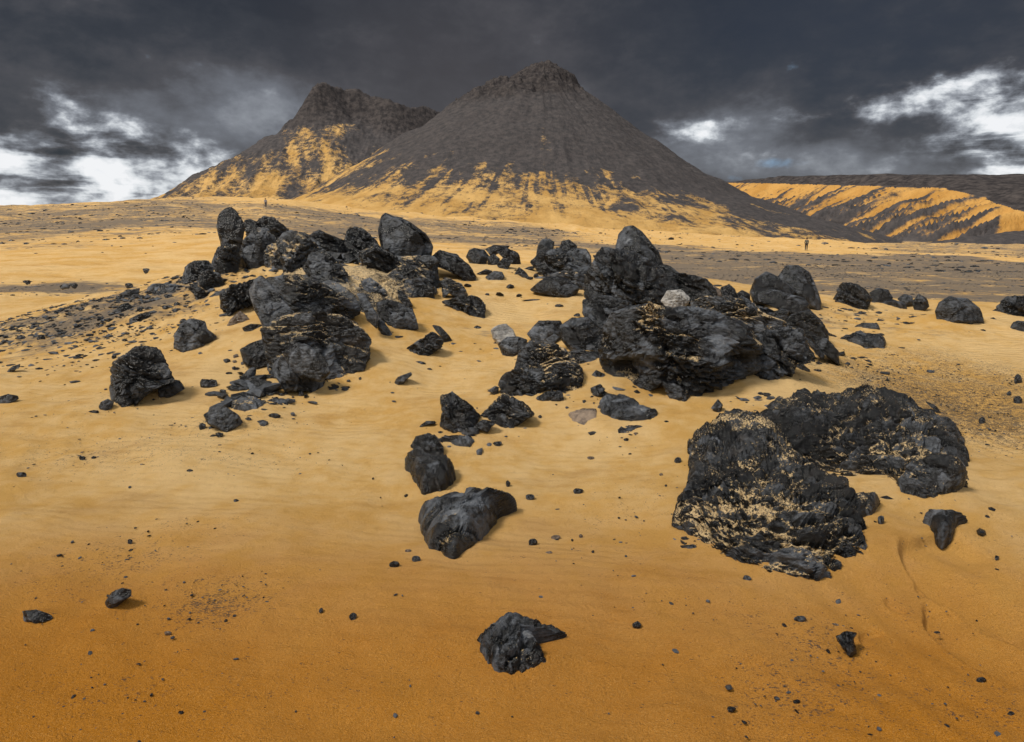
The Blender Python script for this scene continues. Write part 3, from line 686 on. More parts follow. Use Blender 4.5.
('ball_shaped_rock', 'cracked dark ball shaped rock on the sand crest', 'rock', [(912,303),(918,294),(926,298),(929,306),(922,310),(914,308)], dict(st='c', tone=.28, d=12.0)),
('broad_boulder', 'broad domed charcoal boulder on the crest with low dark hump behind', 'rock', [(935,312),(939,303),(949,297),(967,299),(979,308),(984,321),(967,324),(949,322),(937,318)], dict(st='s', tone=.33, d=11.0, cr=.3)),
('wide_boulder', 'wide boulder cut by the right edge of the photo on the crest', 'rock', [(988,315),(998,306),(1003,299),(1015,296),(1036,298),(1044,317),(1015,319),(998,318)], dict(st='c', tone=.36, d=11.6)),
('squared_rock', 'squared grey rock at the right edge just below the wide crest boulder', 'rock', [(1009,329),(1014,321),(1030,322),(1034,331),(1018,332)], dict(st='b', tone=.42)),
('flat_outcrop', 'flat star shaped dark outcrop in sand below the right crest boulders', 'rock', [(839,337),(854,330),(870,332),(886,344),(884,350),(866,350),(846,344)], dict(st='f', g=.16, tone=.3, sc=.8)),
('thin_outcrop', 'thin dark strip of rock just above the star shaped outcrop', 'rock', [(853,326),(864,322),(878,326),(880,330),(862,329)], dict(st='f', g=.10, tone=.3)),
('pale_stone', 'pale pinkish grey rounded stone left of the central dark pile', 'rock', [(491,330),(498,325),(506,324),(513,330),(516,337),(511,344),(499,343),(493,338)], dict(st='s', tone=.7, mat='pale', d=8.55)),
('grey_boulder', 'brown grey boulder directly under the pale pinkish stone', 'rock', [(498,344),(507,337),(518,337),(527,340),(525,352),(513,358),(503,355)], dict(st='s', tone=.48, d=8.3)),
('angular_boulder', 'angular blue grey boulder topping the central dark pile', 'rock', [(527,334),(539,321),(561,321),(564,330),(560,340),(544,343),(533,340)], dict(st='b', tone=.58, d=8.4)),
('leaning_tile', 'small pale tile leaning on the front of the angular blue grey boulder', 'slab', [(546,339),(554,334),(560,337),(551,347)], dict(st='s', tone=.85, d=7.95, th=.4)),
('big_block', 'big plain grey block between the central pile and the tower foot', 'rock', [(560,326),(572,318),(587,317),(600,328),(604,345),(592,352),(573,349),(563,340)], dict(st='b', tone=.36, d=8.6)),
('pile_rock', 'sand speckled black rock, main body of the central dark pile', 'rock', [(515,372),(520,352),(530,341),(546,343),(558,346),(570,354),(582,369),(583,388),(562,391),(541,390),(519,379)], dict(st='f', d=7.5, tone=.25, dust=.42, rot=-.3)),
('crouching_rock', 'long low black rock with rough top, lower left of the central dark pile', 'rock', [(498,382),(505,374),(520,370),(548,384),(544,394),(521,399),(500,394)], dict(st='c', d=6.9, tone=.25, dust=.1)),
('black_lump', 'rough black lump lower right of the central dark pile', 'rock', [(536,398),(548,391),(562,391),(564,400),(561,406),(544,405)], dict(st='c', d=6.6, tone=.2)),
('triangle_stone', 'tiny grey triangular stone at the left tip of the crouching rock', 'stone', [(487,391),(495,386),(499,387),(498,395)], dict(st='s', tone=.5)),
('blue_grey_stone', 'blue grey cracked stone below the deep undercut of the largest outcrop', 'rock', [(591,376),(596,370),(605,374),(603,382),(597,384)], dict(st='s', tone=.5, d=6.95)),
('knobbly_stone', 'knobbly stone just below the blue grey cracked stone', 'rock', [(590,388),(600,384),(605,389),(600,396),(593,394)], dict(st='c', tone=.3)),
('crumbled_pieces', 'crumbled light grey pieces in the gap between central pile and tower foot', 'rubble', [(568,352),(583,350),(596,357),(594,368),(582,366)], dict(st='f', tone=.5, dust=.3, d=7.5)),
('upright_rock', 'blocky black rock with peaked top, left of the foreground chain', 'rock', [(440,426),(442,412),(441,396),(452.6,392),(461.5,399),(472,407),(480,416),(477,424),(466,428),(452,430)], dict(st='c', tone=.25, dust=.05)),
('spearhead_rock', 'black tent shaped rock with dusty speckles right of the peaked blocky rock', 'rock', [(479,418),(492,405),(504,393),(513,398),(527,406),(534,414),(520,420),(512,426),(501,424),(484,423)], dict(st='c', tone=.22, dust=.25)),
('connecting_rock', 'small dark rock joining the peaked rock and the tent shaped rock', 'rock', [(473,427),(482,420),(497,422),(488,430)], dict(st='c', tone=.25, d=5.85)),
('banded_stone', 'small banded grey stone below the gap of the peaked and tent shaped rocks', 'stone', [(461,431),(468,427),(479,428),(479,433),(468,436),(462,434)], dict(st='s', tone=.45)),
('dark_flake', 'thin dark flake left of the peaked blocky rock', 'stone', [(418,427),(426,421),(435,421),(436,424),(426,425)], dict(st='s', tone=.2)),
('low_rock', 'low elongated black rock right of the knobbly chain top', 'rock', [(435,436),(442,433),(459,434),(471,439),(476,444),(470,448),(455,447),(445,441)], dict(st='c', g=.09, tone=.3)),
('knobbly_rock', 'knobbly black rock at the top of the foreground chain', 'rock', [(411,447),(416,437),(427,434),(435.5,437),(442,446),(445,456),(427,454)], dict(st='c', tone=.25, d=5.45)),
('scaly_rock', 'scaly black rock in the middle of the foreground chain', 'rock', [(403.6,448),(409,443),(420,446),(435,450),(450.5,464),(456,480),(446,492),(423,497),(414,483),(407,465)], dict(st='f', tone=.22, g=.22, rot=-.5, sc=.8)),
('shield_shaped_rock', 'big shield shaped blue grey rock with pointed right corner, end of the foreground chain', 'rock', [(419,506),(427,492),(450,485),(478,484),(500,486),(516,488),(503,505),(491,529),(476,548),(453,562),(430,550),(420,530)], dict(st='b', tone=.5, g=.20, dust=.05)),
('pinkish_slab', 'pinkish pale low slab left of the streaked grey slab', 'slab', [(568,415),(584,405),(597,404),(598,421),(584,426),(572,422)], dict(st='s', g=.07, tone=.7, mat='tan')),
('streaked_slab', 'streaked grey slab pointing right on sand below the largest outcrop', 'slab', [(596,403),(602,392),(617,390),(638,402),(659,416),(650,422),(620,424),(602,416)], dict(st='b', tone=.58, g=.12)),
('ragged_slab', 'thin ragged fragment just below the streaked grey slab', 'slab', [(614,428),(629,422),(650,424),(629,434),(617,434)], dict(st='f', g=.04, tone=.45)),
('hook_shaped_rock', 'hook shaped charcoal rock alone in the centre foreground sand', 'rock', [(477,636),(488,620),(505,607.5),(517.5,606),(536,617),(552,626),(566,633),(558,637),(539,640),(529,645),(540,656),(547,669),(530,677),(514,679),(496,672),(480,653)], dict(st='c', g=.12, tone=.42, dust=.05, sc=.8)),
('tooth_shaped_stone', 'smooth tooth shaped stone lying alone on the left foreground sand', 'stone', [(105,602),(112,592),(122,588),(131,590),(131,596),(118,604),(108,607)], dict(st='s', tone=.4)),
('lumpy_stone', 'lumpy elongated stone at the far left of the foreground sand', 'stone', [(22,611),(36,610),(50,614),(53,618),(38,621),(24,620)], dict(st='c', tone=.35)),
('forked_stone', 'forked black stone on the right foreground sand', 'stone', [(837,637),(845,631),(857,633),(853,640),(857,651),(849,654),(842,646)], dict(st='c', tone=.25)),
('heart_shaped_rock', 'heart shaped cracked grey rock right of the big flaky outcrop', 'rock', [(923,514),(935.5,506),(959,508),(969,516),(958,527),(952,539),(942,543),(931,532)], dict(st='b', g=.12, tone=.45)),
('flaky_outcrop', 'left lobe of the big flaky right foreground outcrop, sand between its layers', 'rock', [(672,526),(680,503),(690,470),(689,432),(708,415),(720,405),(746,404),(772,411),(788,433),(806,462),(830,482),(848,495),(864,526),(861,556),(825,577),(803,580),(760,572),(726,558),(698,537)], dict(st='f', g=.18, tone=.25, dust=.33, rot=-.5, sc=.40, gk=1.05)),
('flaky_outcrop', 'broad right lobe of the big flaky foreground outcrop, curving down to a smooth nose', 'rock', [(763,402),(768,391),(809,386),(872,385),(892,396),(925,412),(945,426),(962,441),(968,460),(966,481),(950,497),(926,503),(906,498),(890,484),(866,484),(833,476),(803,468),(779,440)], dict(st='f', g=.19, tone=.25, dust=.32, rot=-.35, sc=.40, gk=1.05)),
('nose_boulder', 'smooth grooved nose boulder closing the right lobe of the flaky outcrop', 'rock', [(896,478),(912,462),(935,455),(958,458),(967,470),(964,485),(950,498),(926,504),(906,498)], dict(st='b', tone=.30, d=4.75, th=.6, dust=.1)),
('small_outcrop', 'small ragged outcrop attached at the lower right of the left flaky lobe', 'rock', [(838,496),(859,489.5),(880,503),(873,517),(856,520.5)], dict(st='f', g=.13, tone=.3, dust=.3)),
('standing_stone', 'small grey stone standing at the upper left corner of the left flaky lobe', 'stone', [(711,408),(718,399),(723,405),(720,412)], dict(st='s', tone=.45)),
('narrow_rock', 'narrow dark rock beside the upper right edge of the right flaky lobe', 'rock', [(944,426),(955,430),(965,441),(962,444),(950,438)], dict(st='c', tone=.25)),
('stick_shaped_stone', 'stick shaped dark stone lying diagonally above the right flaky lobe', 'stone', [(926,401),(935,405),(943,414),(938,414)], dict(st='s', tone=.3)),
('flat_rock', 'flat bluish slab on the gravelly slope left of the ridge', 'slab', [(119,294),(128,290),(140,288),(139,292),(127,298),(121,297)], dict(st='s', tone=.5, d=12.2)),
('sloping_stone', 'sloping dark stone with pale top left of the flat topped ridge rocks', 'stone', [(113,312),(122,304),(128,303),(135,308),(125,312),(116,314)], dict(st='b', tone=.45)),
('long_stone', 'long low black stone with pointed right end on the left sand', 'stone', [(129,319),(138,315),(146,312),(152,313),(149,317),(136,322),(130,322)], dict(st='c', tone=.28)),
('flaky_patch', 'patch of low flaky rock in gravel left of the ridge end', 'rubble', [(147,290),(155,284),(170,281),(180,285),(176,292),(160,295)], dict(st='f', tone=.45, dust=.2, g=.08)),
('flat_patch', 'low flat rock patch at the top of the gravel behind the left sand', 'rubble', [(103,277),(112,273),(120,273),(124,277),(112,279)], dict(st='f', tone=.4, g=.1)),
('low_slab', 'low grey slab at the left edge of the sand with grit around it', 'slab', [(-4,398),(8,394),(18,396),(19,399),(8,403),(-4,403)], dict(st='s', tone=.45)),
('pointed_stone', 'pointed narrow stone on the left sand above the grey edge slab', 'stone', [(7,371),(13,366),(20,364),(20,367),(12,372),(8,373)], dict(st='s', tone=.35)),
]
# small loose stones: px, py (where they stand), width, height, label, group
ST_RUB = 'stones strewn left of the biggest left outcrop'
ST_MID = 'small stones on the sand in the middle foreground'
ST_LEFT = 'small stones scattered on the left sand slope'
ST_RIGHT = 'small stones scattered on the right foreground sand'
PEBBLES = [
(227,363,8,5,'oval grey pebble left of the dark chunk beside the biggest outcrop',ST_RUB),
(236,359,7,5,'small black pebble just above the reddish pair left of the dark chunk',ST_RUB),
(235,364,5,4,'reddish brown pebble below the black one left of the dark chunk',ST_RUB),
(234,370,5,4,'lowest of the three clustered pebbles left of the dark chunk',ST_RUB),
(243,366,5,5,'thin upright chip touching the front of the dark chunk',ST_RUB),
(229,375,8,3,'faint flat flake half buried between the pebbles and the cut block',ST_RUB),
(223,394,7,5,'dark pebble left of the heap of broken grey flakes',ST_RUB),
(233,391,6,4,'little dark stone at the lower left of the flake heap',ST_RUB),
(248,423,8,6,'round dark stone right of the pale grey front slab',ST_RUB),
(261,424,12,4,'narrow dark flake in sand below the broken slabs',ST_RUB),
(274,418,14,5,'wedge shaped flake right of the narrow flake below the broken slabs',ST_RUB),
(286,395,5,4,'lone chip under the left tip of the base block',ST_RUB),
(301,396,7,5,'two pointed chip under the middle of the base block',ST_RUB),
(283,388,3,2,'tiny chip hard against the base block',ST_RUB),
(293,398,3,2,'tiny chip between the two chips under the base block',ST_RUB),
(202,429,8,6,'rough dark stone at the lower left of the pale grey front slab',ST_RUB),
(419,366,15,5,'dark ragged flake between the whale shaped rock and the elongated chip',ST_MID),
(429,371,6,3,'tiny dark chip right of the ragged flake below the whale shaped rock',ST_MID),
(477,333,9,8,'round dark pebble alone on sand left of the pale pinkish stone',ST_MID),
(487,296,5,3,'tiny dark pebble below the twin half buried domes',ST_MID),
(559,308,9,4,'flat oval pebble below the wide charcoal slab',ST_MID),
(577,318,7,5,'small stone on top of the big plain grey block',ST_MID),
(536,301,30,2,'long thin buried slab edge in the central sand',ST_MID),
(497,446,12,5,'winged dark chip right of the low elongated black rock',ST_MID),
(591,460,8,4,'brownish chip alone below the pinkish slab',ST_MID),
(578,493,12,5,'oval dark pebble in the open centre sand',ST_MID),
(530,500,11,6,'dark pebble right of the pointed corner of the shield shaped rock',ST_MID),
(508,487,5,7,'tiny upright stone on the top right edge of the shield shaped rock',ST_MID),
(533,546,10,8,'grey pebble between the shield shaped rock and the hook shaped rock',ST_MID),
(556,539,10,4,'flat brown chip right of the grey pebble in the middle foreground',ST_MID),
(549,554,8,3,'thin flake below the flat brown chip in the middle foreground',ST_MID),
(581,538,4,4,'tiny black pebble right of the flat brown chip',ST_MID),
(593,553,3,3,'smallest black dot of a pebble in the middle foreground',ST_MID),
(416,562,10,7,'dark pebble under the left foot of the shield shaped rock',ST_MID),
(394,567,12,6,'flat dark pebble farthest left of the shield shaped rock',ST_MID),
(408,553,7,4,'reddish chip above the two pebbles left of the shield shaped rock',ST_MID),
(678,463,8,6,'dark pebble left of the flaky outcrop',ST_MID),
(661,476,4,3,'small brown chip lower left of the pebble beside the flaky outcrop',ST_MID),
(666,487,3,3,'tiny dark speck nearest the left flaky lobe',ST_MID),
(626,441,6,3,'dark pebble below the ragged fragment',ST_MID),
(636,435,5,3,'reddish pebble below the right end of the ragged fragment',ST_MID),
(540,418,4,3,'tiny stone right of the tent shaped rock',ST_MID),
(637,628,9,7,'dark pebble alone right of the hook shaped rock',ST_MID),
(353,620,8,8,'round black pebble alone in the left centre foreground',ST_MID),
(433,446,4,4,'brown pebble right of the knobbly chain top',ST_MID),
(731,711,10,5,'dark chip near the bottom edge of the photo',ST_RIGHT),
(800,622,13,7,'blunt dark stone left of the forked black stone',ST_RIGHT),
(835,627,9,4,'brown flake just above the forked black stone',ST_RIGHT),
(843,628,4,3,'tiny chip right of the brown flake',ST_RIGHT),
(797,704,8,5,'black stone among the grit at the lower right',ST_RIGHT),
(981,682,10,5,'pointed chip low on the right foreground sand',ST_RIGHT),
(997,560,5,5,'little stone inside the trodden hollow at the right edge',ST_RIGHT),
(1011,716,8,5,'dark stone in the bottom right corner',ST_RIGHT),
(747,582,10,7,'dark chip just below the left flaky lobe',ST_RIGHT),
(881,526,8,11,'curved black chip between the left flaky lobe and the heart shaped rock',ST_RIGHT),
(692,550,12,6,'black crumbs lying off the lower left edge of the left flaky lobe',ST_RIGHT),
(684,540,8,4,'brown crumb nearest the left tip of the left flaky lobe',ST_RIGHT),
(899,495,12,5,'black splinter below the inner corner of the flaky outcrop',ST_RIGHT),
(982,424,7,7,'round dark pebble on the gritty right slope',ST_RIGHT),
(911,403,9,4,'flat dark pebble left of the stick shaped stone',ST_RIGHT),
(1018,383,9,9,'dark stone at the right edge of the gritty slope',ST_RIGHT),
(1018,404,10,8,'rough dark stone at the right edge below its twin',ST_RIGHT),
(1009,396,6,5,'small dark pebble left of the two right edge stones',ST_RIGHT),
(717,385,5,3,'dark pebble under the largest outcrop front',ST_RIGHT),
(817,373,10,4,'thin dark flake right of the small rock at the rounded shoulder foot',ST_RIGHT),
(760,397,7,5,'dark pebble left of the top of the right flaky lobe',ST_RIGHT),
(799,385,7,6,'small stone standing behind the top edge of the right flaky lobe',ST_RIGHT),
(774,384,6,4,'dark chip under the rounded massif shoulder',ST_RIGHT),
(881,337,7,4,'small stone right of the star shaped outcrop top',ST_RIGHT),
(861,314,7,3,'tiny flake on sand below the craggy crest boulder',ST_RIGHT),
(129,287,9,4,'dark stone above the flat bluish slab on the left gravel',ST_LEFT),
(141,310,8,4,'grey stone right of the sloping dark stone',ST_LEFT),
(146,272,8,4,'dark stone at the top of the left gravel slope',ST_LEFT),
(177,306,8,4,'pale grey stone left of the small ridge end trio',ST_LEFT),
(165,309,7,4,'dark stone left of the pale grey one near the ridge end trio',ST_LEFT),
(177,312,13,4,'stick like stone below the pale grey one near the ridge end trio',ST_LEFT),
(167,298,7,4,'small dark stone under the low flaky patch',ST_LEFT),
(41,341,9,6,'rounded grey pebble on the far left sand',ST_LEFT),
(21,339,10,4,'flat dark pebble left of the rounded grey one on the far left sand',ST_LEFT),
(76,340,5,2,'tiny flat pebble right of the two far left pebbles',ST_LEFT),
(108,340,5,2,'faint tiny flake farther right on the left sand',ST_LEFT),
(114,359,6,4,'small pebble above and left of the lone left boulder',ST_LEFT),
(94,413,12,3,'thin flat flake left of the crumbly little heap',ST_LEFT),
(109,321,6,3,'dark chip left of the long low black stone',ST_LEFT),
(94,333,5,2,'small chip between the far left pebbles and the long low stone',ST_LEFT),
(155,340,4,2,'pale tiny chip below the long low black stone',ST_LEFT),
(190,472,7,3,'dark speck stone alone in the middle of the left sand',ST_LEFT),
(82,460,7,4,'dark pebble left of its neighbour below the far left grit patch',ST_LEFT),
(94,459,6,3,'dark pebble right of its neighbour below the far left grit patch',ST_LEFT),
(22,477,13,5,'flat dark stone low on the far left sand',ST_LEFT),
(168,634,8,3,'brown chip in the lower left foreground',ST_LEFT),
(236,502,6,3,'thin chip in the left centre sand',ST_LEFT),
(130,543,6,4,'dark pebble inside the faint left grit patch',ST_LEFT),
(27,283,10,3,'dark low stone on the far left gravel flat',ST_LEFT),
(65,288,12,4,'flat stone in the middle of the left gravel flat',ST_LEFT),
(74,287,8,4,'darker stone touching the flat stone of the left gravel flat',ST_LEFT),
]

def resample(poly, n=360):
    P = np.array(poly, float); Q = np.roll(P, -1, 0)
    L = np.hypot(*(Q - P).T); s = np.concatenate([[0], np.cumsum(L)])
    t = np.linspace(0, s[-1], n, endpoint=False)
    k = np.clip(np.searchsorted(s, t, 'right') - 1, 0, len(P) - 1)
    f = ((t - s[k]) / L[k])[:, None]
    return P[k] * (1 - f) + Q[k] * f

def centroid(P):
    x, y = P[:, 0], P[:, 1]; x2, y2 = np.roll(x, -1), np.roll(y, -1)
    c = x * y2 - x2 * y; A = c.sum() / 2
    return np.array([((x + x2) * c).sum(), ((y + y2) * c).sum()]) / (6 * A)

def radial(P, c):
    v = P - c; ph = np.arctan2(v[:, 1], v[:, 0]); r = np.hypot(*v.T)
    b = np.round((ph + PI) / (2 * PI) * 180).astype(int) % 180
    out = np.full(180, np.nan)
    if len(P) < 200:
        o_ = np.argsort(ph); Pc = np.concatenate([P, P[:1]]); P = np.concatenate([Pc[:-1] * (1 - t) + Pc[1:] * t for t in np.linspace(0, 1, 8, endpoint=False)])
        v = P - c; ph = np.arctan2(v[:, 1], v[:, 0]); r = np.hypot(*v.T); b = np.round((ph + PI) / (2 * PI) * 180).astype(int) % 180
    for k in range(180):
        m = b == k
        if m.any(): out[k] = r[m].max()
    idx = np.arange(180); ok = ~np.isnan(out)
    out = np.interp(idx, idx[ok], out[ok], period=180)
    return lambda phi: np.interp(((phi + PI) / (2 * PI) * 180) % 180, idx, out, period=180)

def rocky(P, D, s0, st, seed, rot, sc, dustamt, tone, sub, vis=None):
    """carve a smooth solid P (radial directions D) into rock; returns verts, tone, dust, cavity"""
    r = np.random.default_rng(seed)
    n = len(P)
    q = P / s0
    off = r.random(3) * 40
    ang = rot if rot else -.55
    if st == 'g':
        bn = np.array([0, 0, 1.0])
    elif st == 'f':
        bn = np.array([math.sin(ang) * -.35, -.35, 1.0]) + (r.random(3) - .5) * .12
    elif st == 'c':
        bn = np.array([.55, -.35, .8]) + r.normal(size=3) * .22
    else:
        bn = r.normal(size=3) * np.array([1, .6, 1])
    bn /= np.linalg.norm(bn)
    along = np.array([math.cos(ang), math.sin(ang), 0.]) if st == 'g' else np.array([math.cos(ang), 0.1, math.sin(ang)]); along -= bn * (along @ bn); along /= np.linalg.norm(along)
    side = np.cross(bn, along)
    warp = np.stack([fbm(q * 1.3 + off, seed + 1, 3), fbm(q * 1.3 + off + 9, seed + 2, 3), fbm(q * 1.3 + off + 19, seed + 3, 3)], 1) - .5
    qq = q + warp * (.35 if st != 's' else .15)
    loc = np.stack([qq @ along, qq @ side, qq @ bn], 1)
    disp = np.zeros(n); cav = np.zeros(n); tn = np.zeros(n)
    if st == 'c':
        lays = ((2.6, (.6, 1, 1.9), .075, .9), (6.2, (.6, 1, 2.1), .046, .9), (14, (.6, 1.1, 2.), .027, .9))
    elif st == 'g':
        lays = ((4.2 / sc, (.42, .9, .5), .030, .8), (9 / sc, (.36, .95, .5), .027, 1.3), (19 / sc, (.40, .95, .5), .013, 1.2))
    elif st == 'f':
        lays = ((3.0 / sc, (.55, .9, 1.6), .045, .8), (7.0 / sc, (.45, .9, 1.8), .036, 1.), (15 / sc, (.4, .9, 1.8), .019, .9))
    elif st == 'b':
        lays = ((1.7, (1, 1, 1.4), .07, .5), (5.0, (.6, 1, 1.5), .022, .5), (13, (.6, 1, 1.5), .010, .5))
    else:
        lays = ((1.6, (1, 1, 1.2), .035, .3), (5.5, (.7, 1, 1.4), .012, .4), (15, (1, 1, 1), .006, .4))
    for li, (fr, an, am, crk) in enumerate(lays):
        if li == 2 and sub < 5: continue
        f1, f2, v, r1, r2, r3 = worley(loc * fr * np.array(an) + off, seed + 10 + li)
        e = f2 - f1
        crease = 1 - sstep(e, .0, .16 if li == 0 else .22)
        tilt = (v[:, 0] * (r2 - .5) + v[:, 1] * (r3 - .5) + v[:, 2] * (r1 - .5)) * 2.0
        if st in 'fg': tilt = v[:, 1] * .75 + v[:, 0] * .35 + tilt * .5
        disp += am * ((r1 - .55) * 1.1 + tilt * .75) - am * crk * .75 * crease
        cav += crease * (.6, .45, .3)[li] * crk + (.5 - r1) * (.35, .45, .3)[li]
        tn += (r2 - .5) * (.45, .45, .35)[li]
    if st in 'cfg':
        rd = fbm(loc * 9 * np.array([1, 1, 1.8]) + off, seed + 40, 4, .6, ridged=True)
        disp += (rd - .6) * .05; cav += (.6 - rd) * .8
        patch = sstep(fbm(q * 1.6 + off + 70, seed + 60, 2), .60, .68)     # weathered plain faces
        disp = disp * (1 - .55 * patch); tn += .25 * patch; dustp = 1 - patch
    else:
        rd = fbm(q * 4 + off, seed + 40, 4, .5)
        disp += (rd - .5) * .05; cav += (.5 - rd) * .8; dustp = np.ones(n)
    return q, disp * s0, cav, tn, dustp

def build_rock(i, name, label, cat, outline, o, group=None):
    P = resample(outline, 420 if len(outline) > 4 else 200)
    x0, y0 = P.min(0); x1, y1 = P.max(0)
    st = o['st']; seed = 100 + i * 7; r = np.random.default_rng(seed)
    area = (x1 - x0) * (y1 - y0)
    sub = 7 if area > 16000 else 6 if area > 2600 else 5 if area > 500 else 4 if area > 90 else 3
    D, F = ico(sub)
    lowest = P[:, 1] > y1 - 1.5
    cpx = P[lowest, 0].mean(); 
    _, zg = at(cpx, y1 - .5, 16)
    zc = zg
    if 'd' in o: zc = o['d'] if zg > 15.5 else min(o['d'], zg + .08)
    D = D / np.linalg.norm(D, axis=1)[:, None]
    # random turn so the facets of the base solid never line up
    if 'g' in o:
        hg = o['g']
        pts = []
        cyp = P[:, 1].mean()
        for (px, py) in P[::5]:
            lift = hg * .85 * np.clip((cyp - py) / (cyp - y0 + 1e-6), 0, 1) ** .7
            pts.append(at(px, py, 16, lift)[0][:2])
        pts = np.array(pts); c = centroid(pts); Rf = radial(pts, c)
        wid = pts.max(0) - pts.min(0); s0 = math.sqrt(wid[0] * wid[1])
        a, b_, cc = D[:, 0], D[:, 1], D[:, 2]
        phi = np.arctan2(b_, a); sn = np.hypot(a, b_)
        rho = sn ** .9
        R = Rf(phi)
        X = R * rho * np.cos(phi); Y = R * rho * np.sin(phi)
        jag = 1 + (fbm(np.stack([X, Y, 0 * X], 1) * (9 / s0) , seed + 5, 4, .65) - .5) * .17 * rho ** 3
        X = X * jag; Y = Y * jag
        und = .75 + .5 * fbm(np.stack([X, Y, 0 * X], 1) / s0 * 2.2, seed, 2)
        Z = np.where(cc > 0, hg * und * np.sign(cc) * np.abs(cc) ** .85, -.12 * s0 * np.abs(cc) - .02)
        base = terrain(X + c[0], Y + c[1])
        V = np.stack([X, Y, Z + base - T(*c) - .015], 1)
        org = np.array([c[0], c[1], T(*c)])
        hs = max(s0 * .42, hg * 1.3)
        q, disp, cav, tn, dp = rocky(V * [1, 1, .35], D, s0, 'g' if st == 'f' else st, seed, o.get('rot', 0), o.get('sc', 1), 0, 0, sub)
        rv = np.stack([V[:, 0] * .25, V[:, 1] * .25, np.full(len(V), .32 * s0)], 1)
        nv = rv / np.linalg.norm(rv, axis=1)[:, None]
        top = sstep(cc, -.15, .15)[:, None]
        disp = disp - disp.mean()
        gk = o.get('gk', 1.)
        inner = (1 - .75 * np.clip(rho, 0, 1) ** 7)[:, None]
        V = V + nv * disp[:, None] * gk * top * inner + np.stack([V[:, 0], V[:, 1], 0 * X], 1) / s0 * disp[:, None] * .45
    else:
        c = centroid(P)
        hgt = y1 - y0; ext = o.get('by', 0) + .10 * hgt + 1.5
        P2 = P.copy(); low = np.clip((P[:, 1] - (y1 - .35 * hgt)) / (.35 * hgt), 0, 1)
        P2[:, 1] += low * ext
        px_m = zc / FPX
        n = ray(*c); n = n / np.linalg.norm(n)
        wid = np.array([(x1 - x0), hgt]) * px_m; s0 = math.sqrt(wid[0] * wid[1])
        th = o.get('th', .85) * (.62 * s0 if max(wid) < 2.2 * min(wid) else .8 * min(wid) ** .8 * s0 ** .2)
        C = CAM + ray(*c) * zc + n * th * .16
        Rf = radial(P2 * [1, -1], c * [1, -1])
        a, b_, cc = D[:, 0], D[:, 2], D[:, 1]
        phi = np.arctan2(b_, a); sn = np.hypot(a, b_)
        ex = .78 if st in 'cb' else .85
        R = Rf(phi) * px_m * sn ** ex
        dep = th * np.sign(cc) * np.abs(cc) ** .85
        right = RT; up = UP
        fl = np.array([n[0], n[1], 0]); fl /= np.linalg.norm(fl)
        V = right[None] * (R * np.cos(phi))[:, None] + up[None] * (R * np.sin(phi))[:, None] + n[None] * dep[:, None]
        for (ux, uy, urx, ury, ud) in o.get('uc', []):
            u0 = c[0] + R / px_m * np.cos(phi); w0 = c[1] - R / px_m * np.sin(phi)
            V += n[None] * (ud * np.exp(-((u0 - ux) / urx) ** 2 - ((w0 - uy) / ury) ** 2) * (cc < 0))[:, None]
        # flat chops on the faces turned to the viewer and the sky: broken rock planes
        rel = V.copy()
        for k in range({'c': 11, 'f': 7, 'b': 12, 's': 4}[st]):
            nn = -n * (.75 + r.random()) + RT * r.normal() * .55 + np.array([0, 0, 1]) * (r.random() * 1.2 - .35)
            nn /= np.linalg.norm(nn)
            dt = rel @ nn; lim = dt.max() * (1 - r.uniform(.10, .30))
            over = np.clip(dt - lim, 0, None)
            rel = rel - nn[None] * (over * .94)[:, None]
        V = rel; org = C
        q, disp, cav, tn, dp = rocky(V, D, s0, st, seed, o.get('rot', 0), o.get('sc', 1), 0, 0, sub)
        if o.get('cr'):
            ph = phi - .1; g = np.abs(sn - .80 + .05 * np.sin(3 * phi)) ; m = sstep(np.cos(phi - .45), .25, .6) * (1 - sstep(g, .02, .075)) * (cc < .2)
            disp = disp - m * .15 * s0 * o['cr']; cav = cav + m
        nv = V / (np.linalg.norm(V, axis=1)[:, None] + 1e-6)
        disp = disp - disp.mean()
        rimw = 1 - sstep(np.abs(cc), .1, .5)
        disp = np.where(disp > 0, disp * (1 - .6 * rimw), disp * (1 - .35 * rimw)) + .015 * s0
        V = V + nv * disp[:, None]
    # normals for where dust can lie
    va = V[F[:, 0]]; fn = np.cross(V[F[:, 1]] - va, V[F[:, 2]] - va)
    vn = np.zeros_like(V)
    for k in range(3): 
        for ax in range(3): vn[:, ax] += np.bincount(F[:, k], fn[:, ax], len(V))
    vn /= np.linalg.norm(vn, axis=1)[:, None] + 1e-12
    dn = fbm(q * 3.0 + 5, seed + 80, 3)
    da = o.get('dust', 0)
    dust = np.clip(sstep(vn[:, 2], .2, .8) * .50 + np.clip(cav, -.5, .6) * .40 + (dn - .5) * 1.0 + (da - .5) * .9 + .02, 0, .72) * dp * (da > 0)
    toneV = o.get('tone', .3) * .95 - .08 + tn * 1.15
    mat = {'tan': M_TAN, 'pale': M_PALE}.get(o.get('mat'), M_ROCK)
    me = mesh_from(name, V, F, mat, False, {'tone': toneV, 'dust': dust, 'cavity': cav})
    link(name, me, label, cat, group, None, None, org)

BERM = []
def find_berms():
    for (name, label, cat, outline, o) in ROCKS:
        P = np.array(outline, float); x0, y0 = P.min(0); x1, y1 = P.max(0)
        if (x1 - x0) < 24 or y1 < 300: continue
        cpx = P[P[:, 1] > y1 - 6, 0].mean()
        c, zc = at(cpx, y1, 14)
        w = (x1 - x0) * zc / FPX
        r = np.random.default_rng(int(x0))
        s = .35 if 'g' in o else 1
        BERM.append((c[0] + w * .35 * r.uniform(-1, 1), c[1] + w * .35, w * .55, w * .35, .085 * w * s + .012))

